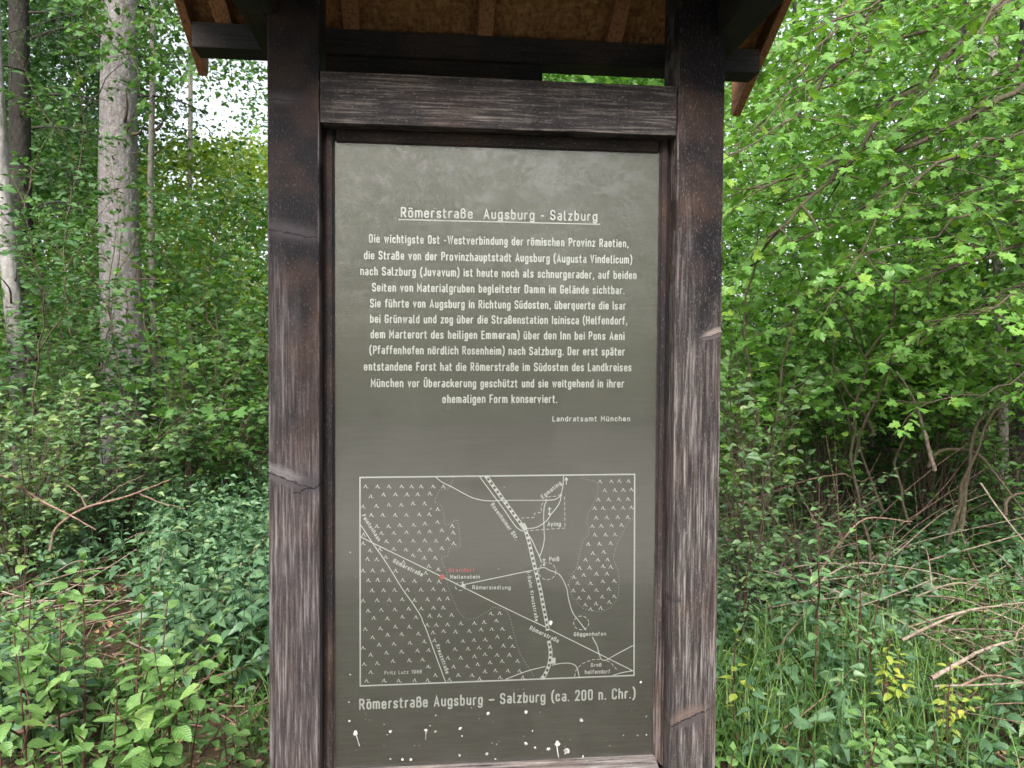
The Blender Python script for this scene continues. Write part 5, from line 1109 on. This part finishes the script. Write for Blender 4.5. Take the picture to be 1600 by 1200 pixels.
def seedling(name, label, tip, d, h, pairs, leaf, width, mat, key, group, stem_m=None, forks=1, cat='seedling', droop=.2):
    """upright stem whose top shows at picture point tip"""
    top = at(tip[0], tip[1], d); base = np.array([top[0] + rng.normal(0, .03), top[1] + rng.normal(0, .03), 0]); base[2] = ground_z(base[0], base[1])
    t = empty(name, base, label, cat, group); H = top - base; LM_ = leaf_mesh(width, key, mat)
    pairs += 2; sh = [(np.array([0, 0, 0.]), H)]
    for k in range(forks + (1 if name == 'dogwood_seedling' else 0) - 1):
        f = rng.uniform(.35, .6); a = rng.uniform(0, 6.28); l = np.linalg.norm(H) * rng.uniform(.28, .42); sh.append((H * f, H * f + nrm(np.array([math.cos(a) * .8, math.sin(a) * .8, 1.])) * l))
    for a, b in sh:
        c = spline([a, (a + b) / 2 + rnd(3, .015), b], 12); stems_obj('stem', t, [(c, np.linspace(.0042, .0018, 12))], stem_m or m_twig, 6)
        n = pairs if a is sh[0][0] else max(4, int(pairs * .6)); ang = rng.uniform(0, 3.14); L_ = np.linalg.norm(b - a)
        span = min(.80, n * leaf * .95 / L_)
        for i in range(n):
            f = 1 - span * (1 - (i + .4) / n); q = a + (b - a) * f; al = ang + i * 1.5708
            for s in (0, math.pi):
                if rng.random() < .07: continue
                an = al + s + rng.normal(0, .25); el = rng.uniform(-.25, .25) + .45 * (i / n) ** 3
                dv = Vector((math.cos(an), math.sin(an), el - droop * .5)).normalized(); up = Vector((rng.normal(0, .25), rng.normal(0, .25), 1))
                y = up.cross(dv).normalized(); z = dv.cross(y); sz = leaf * rng.uniform(.75, 1.15) * (1 - .35 * (i / n) ** 3)
                o = bpy.data.objects.new('leaf', LM_[rng.integers(0, 5)]); col.objects.link(o); o.parent = t
                o.matrix_local = Matrix.Translation(Vector(q) + dv * .012) @ Matrix((dv, y, z)).transposed().to_4x4() @ Matrix.Scale(sz, 4)
        for s in (0, 2.1, 4.2):   # young leaves at the tip
            dv = Vector((math.cos(ang + s) * .5, math.sin(ang + s) * .5, .9)).normalized(); y = Vector((0, 0, 1)).cross(dv).normalized(); z = dv.cross(y)
            o = bpy.data.objects.new('leaf', LM_[0]); col.objects.link(o); o.parent = t
            o.matrix_local = Matrix.Translation(Vector(b)) @ Matrix((dv, y, z)).transposed().to_4x4() @ Matrix.Scale(leaf * .45, 4)
m_redstem = plain('dark_red_stem', (.075, .035, .030), .6, .3, 50)
DG = 'dogwood seedlings at the lower left'
for (tip, d, pairs, leaf, forks, lb) in (
    ((128, 875, ), 2.75, 6, .088, 1, 'dogwood seedling tallest, near the arched branch'),
    ((40, 840), 2.9, 9, .080, 2, 'dogwood seedling with a dark stem, at the left edge before the arched dead branch'),
    ((48, 925), 2.8, 8, .078, 2, 'dogwood seedling second from the left edge, crowded and mid green'),
    ((95, 940), 2.7, 8, .076, 2, 'dogwood seedling behind the lying branch, right of the crowded one'),
    ((0, 925), 2.7, 8, .078, 2, 'dogwood seedling cut by the left edge'),
    ((22, 990), 2.5, 6, .075, 2, 'low dogwood seedling just above the thick lying branch'),
    ((222, 945), 2.4, 7, .092, 2, 'dogwood seedling with large spotted leaves in the middle of the lower left'),
    ((262, 935), 2.6, 6, .080, 1, 'dogwood seedling with a yellowish tip leaning to the nettles'),
    ((240, 1010), 2.25, 7, .088, 3, 'broad dogwood seedling with brown-edged leaves, lowest and largest'),
    ((275, 1030), 2.35, 6, .078, 2, 'dogwood seedling right beside the broad brown-edged one'),
    ((185, 1060), 2.2, 5, .080, 2, 'dogwood seedling left of the broad one, its leaves over the dead branch'),
    ((315, 1080), 2.5, 6, .064, 1, 'small dogwood seedling near the left post, thin reddish stem'),
    ((95, 1175), 2.05, 4, .085, 1, 'dogwood seedling at the bottom edge under the thick lying branch'),
    ((350, 1135), 2.6, 4, .058, 1, 'smallest dogwood seedling next to the left post at the bottom')):
    seedling('dogwood_seedling', lb, tip, d, 0, pairs, leaf * .96, .335, m_dogwood, 'dogwood', DG, m_redstem, forks)
PG = 'privet seedlings right of the board'
for (tip, d, pairs, leaf, forks, mt, key, lb) in (
    ((1280, 755), 3.3, 8, .072, 3, m_privet, 'privet', 'greyish privet with long leaves standing tallest in the brushwood'),
    ((1335, 795), 3.4, 4, .060, 1, m_privet, 'privet', 'small greyish shoot just right of the tallest privet'),
    ((1392, 850), 3.2, 10, .056, 2, m_privet, 'privet', 'narrow dark-stemmed seedling in front of the nettles'),
    ((1390, 990), 3.0, 10, .050, 3, m_yellow, 'yellow', 'yellowish seedling left of the thickest pale branch'),
    ((1485, 1035), 2.85, 9, .046, 3, m_yellow, 'yellow', 'yellowish seedling growing through the thickest pale branch'),
    ((1150, 990), 2.9, 4, .055, 1, m_yellow, 'yellow', 'light yellow-green shoot touching the right post'),
    ((1175, 830), 3.6, 7, .050, 2, m_privet, 'privet', 'pale round-leaved seedling beside the right post under the loose bush'),
    ((1345, 1105), 2.5, 4, .055, 2, m_dogwood, 'dogwood', 'light green seedling low in the grass'),
    ((1370, 1155), 2.4, 4, .060, 2, m_dogwood, 'dogwood', 'light green seedling at the bottom edge in the grass'),
    ((1145, 1178), 2.15, 3, .075, 1, m_dogwood, 'dogwood', 'broad pale leaves at the foot of the right post'),
    ((1270, 1170), 2.4, 3, .055, 1, m_privet, 'privet', 'small upright shoot in the grass right of the broad pale leaves'),
    ((1540, 905), 3.6, 7, .050, 2, m_privet, 'privet', 'leafy seedling between the two long pale branches at the right'),
    ((1460, 1140), 2.6, 3, .060, 1, m_nettle, 'nettlel', 'dull green shoot in the litter at the lower right')):
    seedling('seedling', lb, tip, d, 0, pairs, leaf, .27, mt, key, PG, m_redstem, forks)
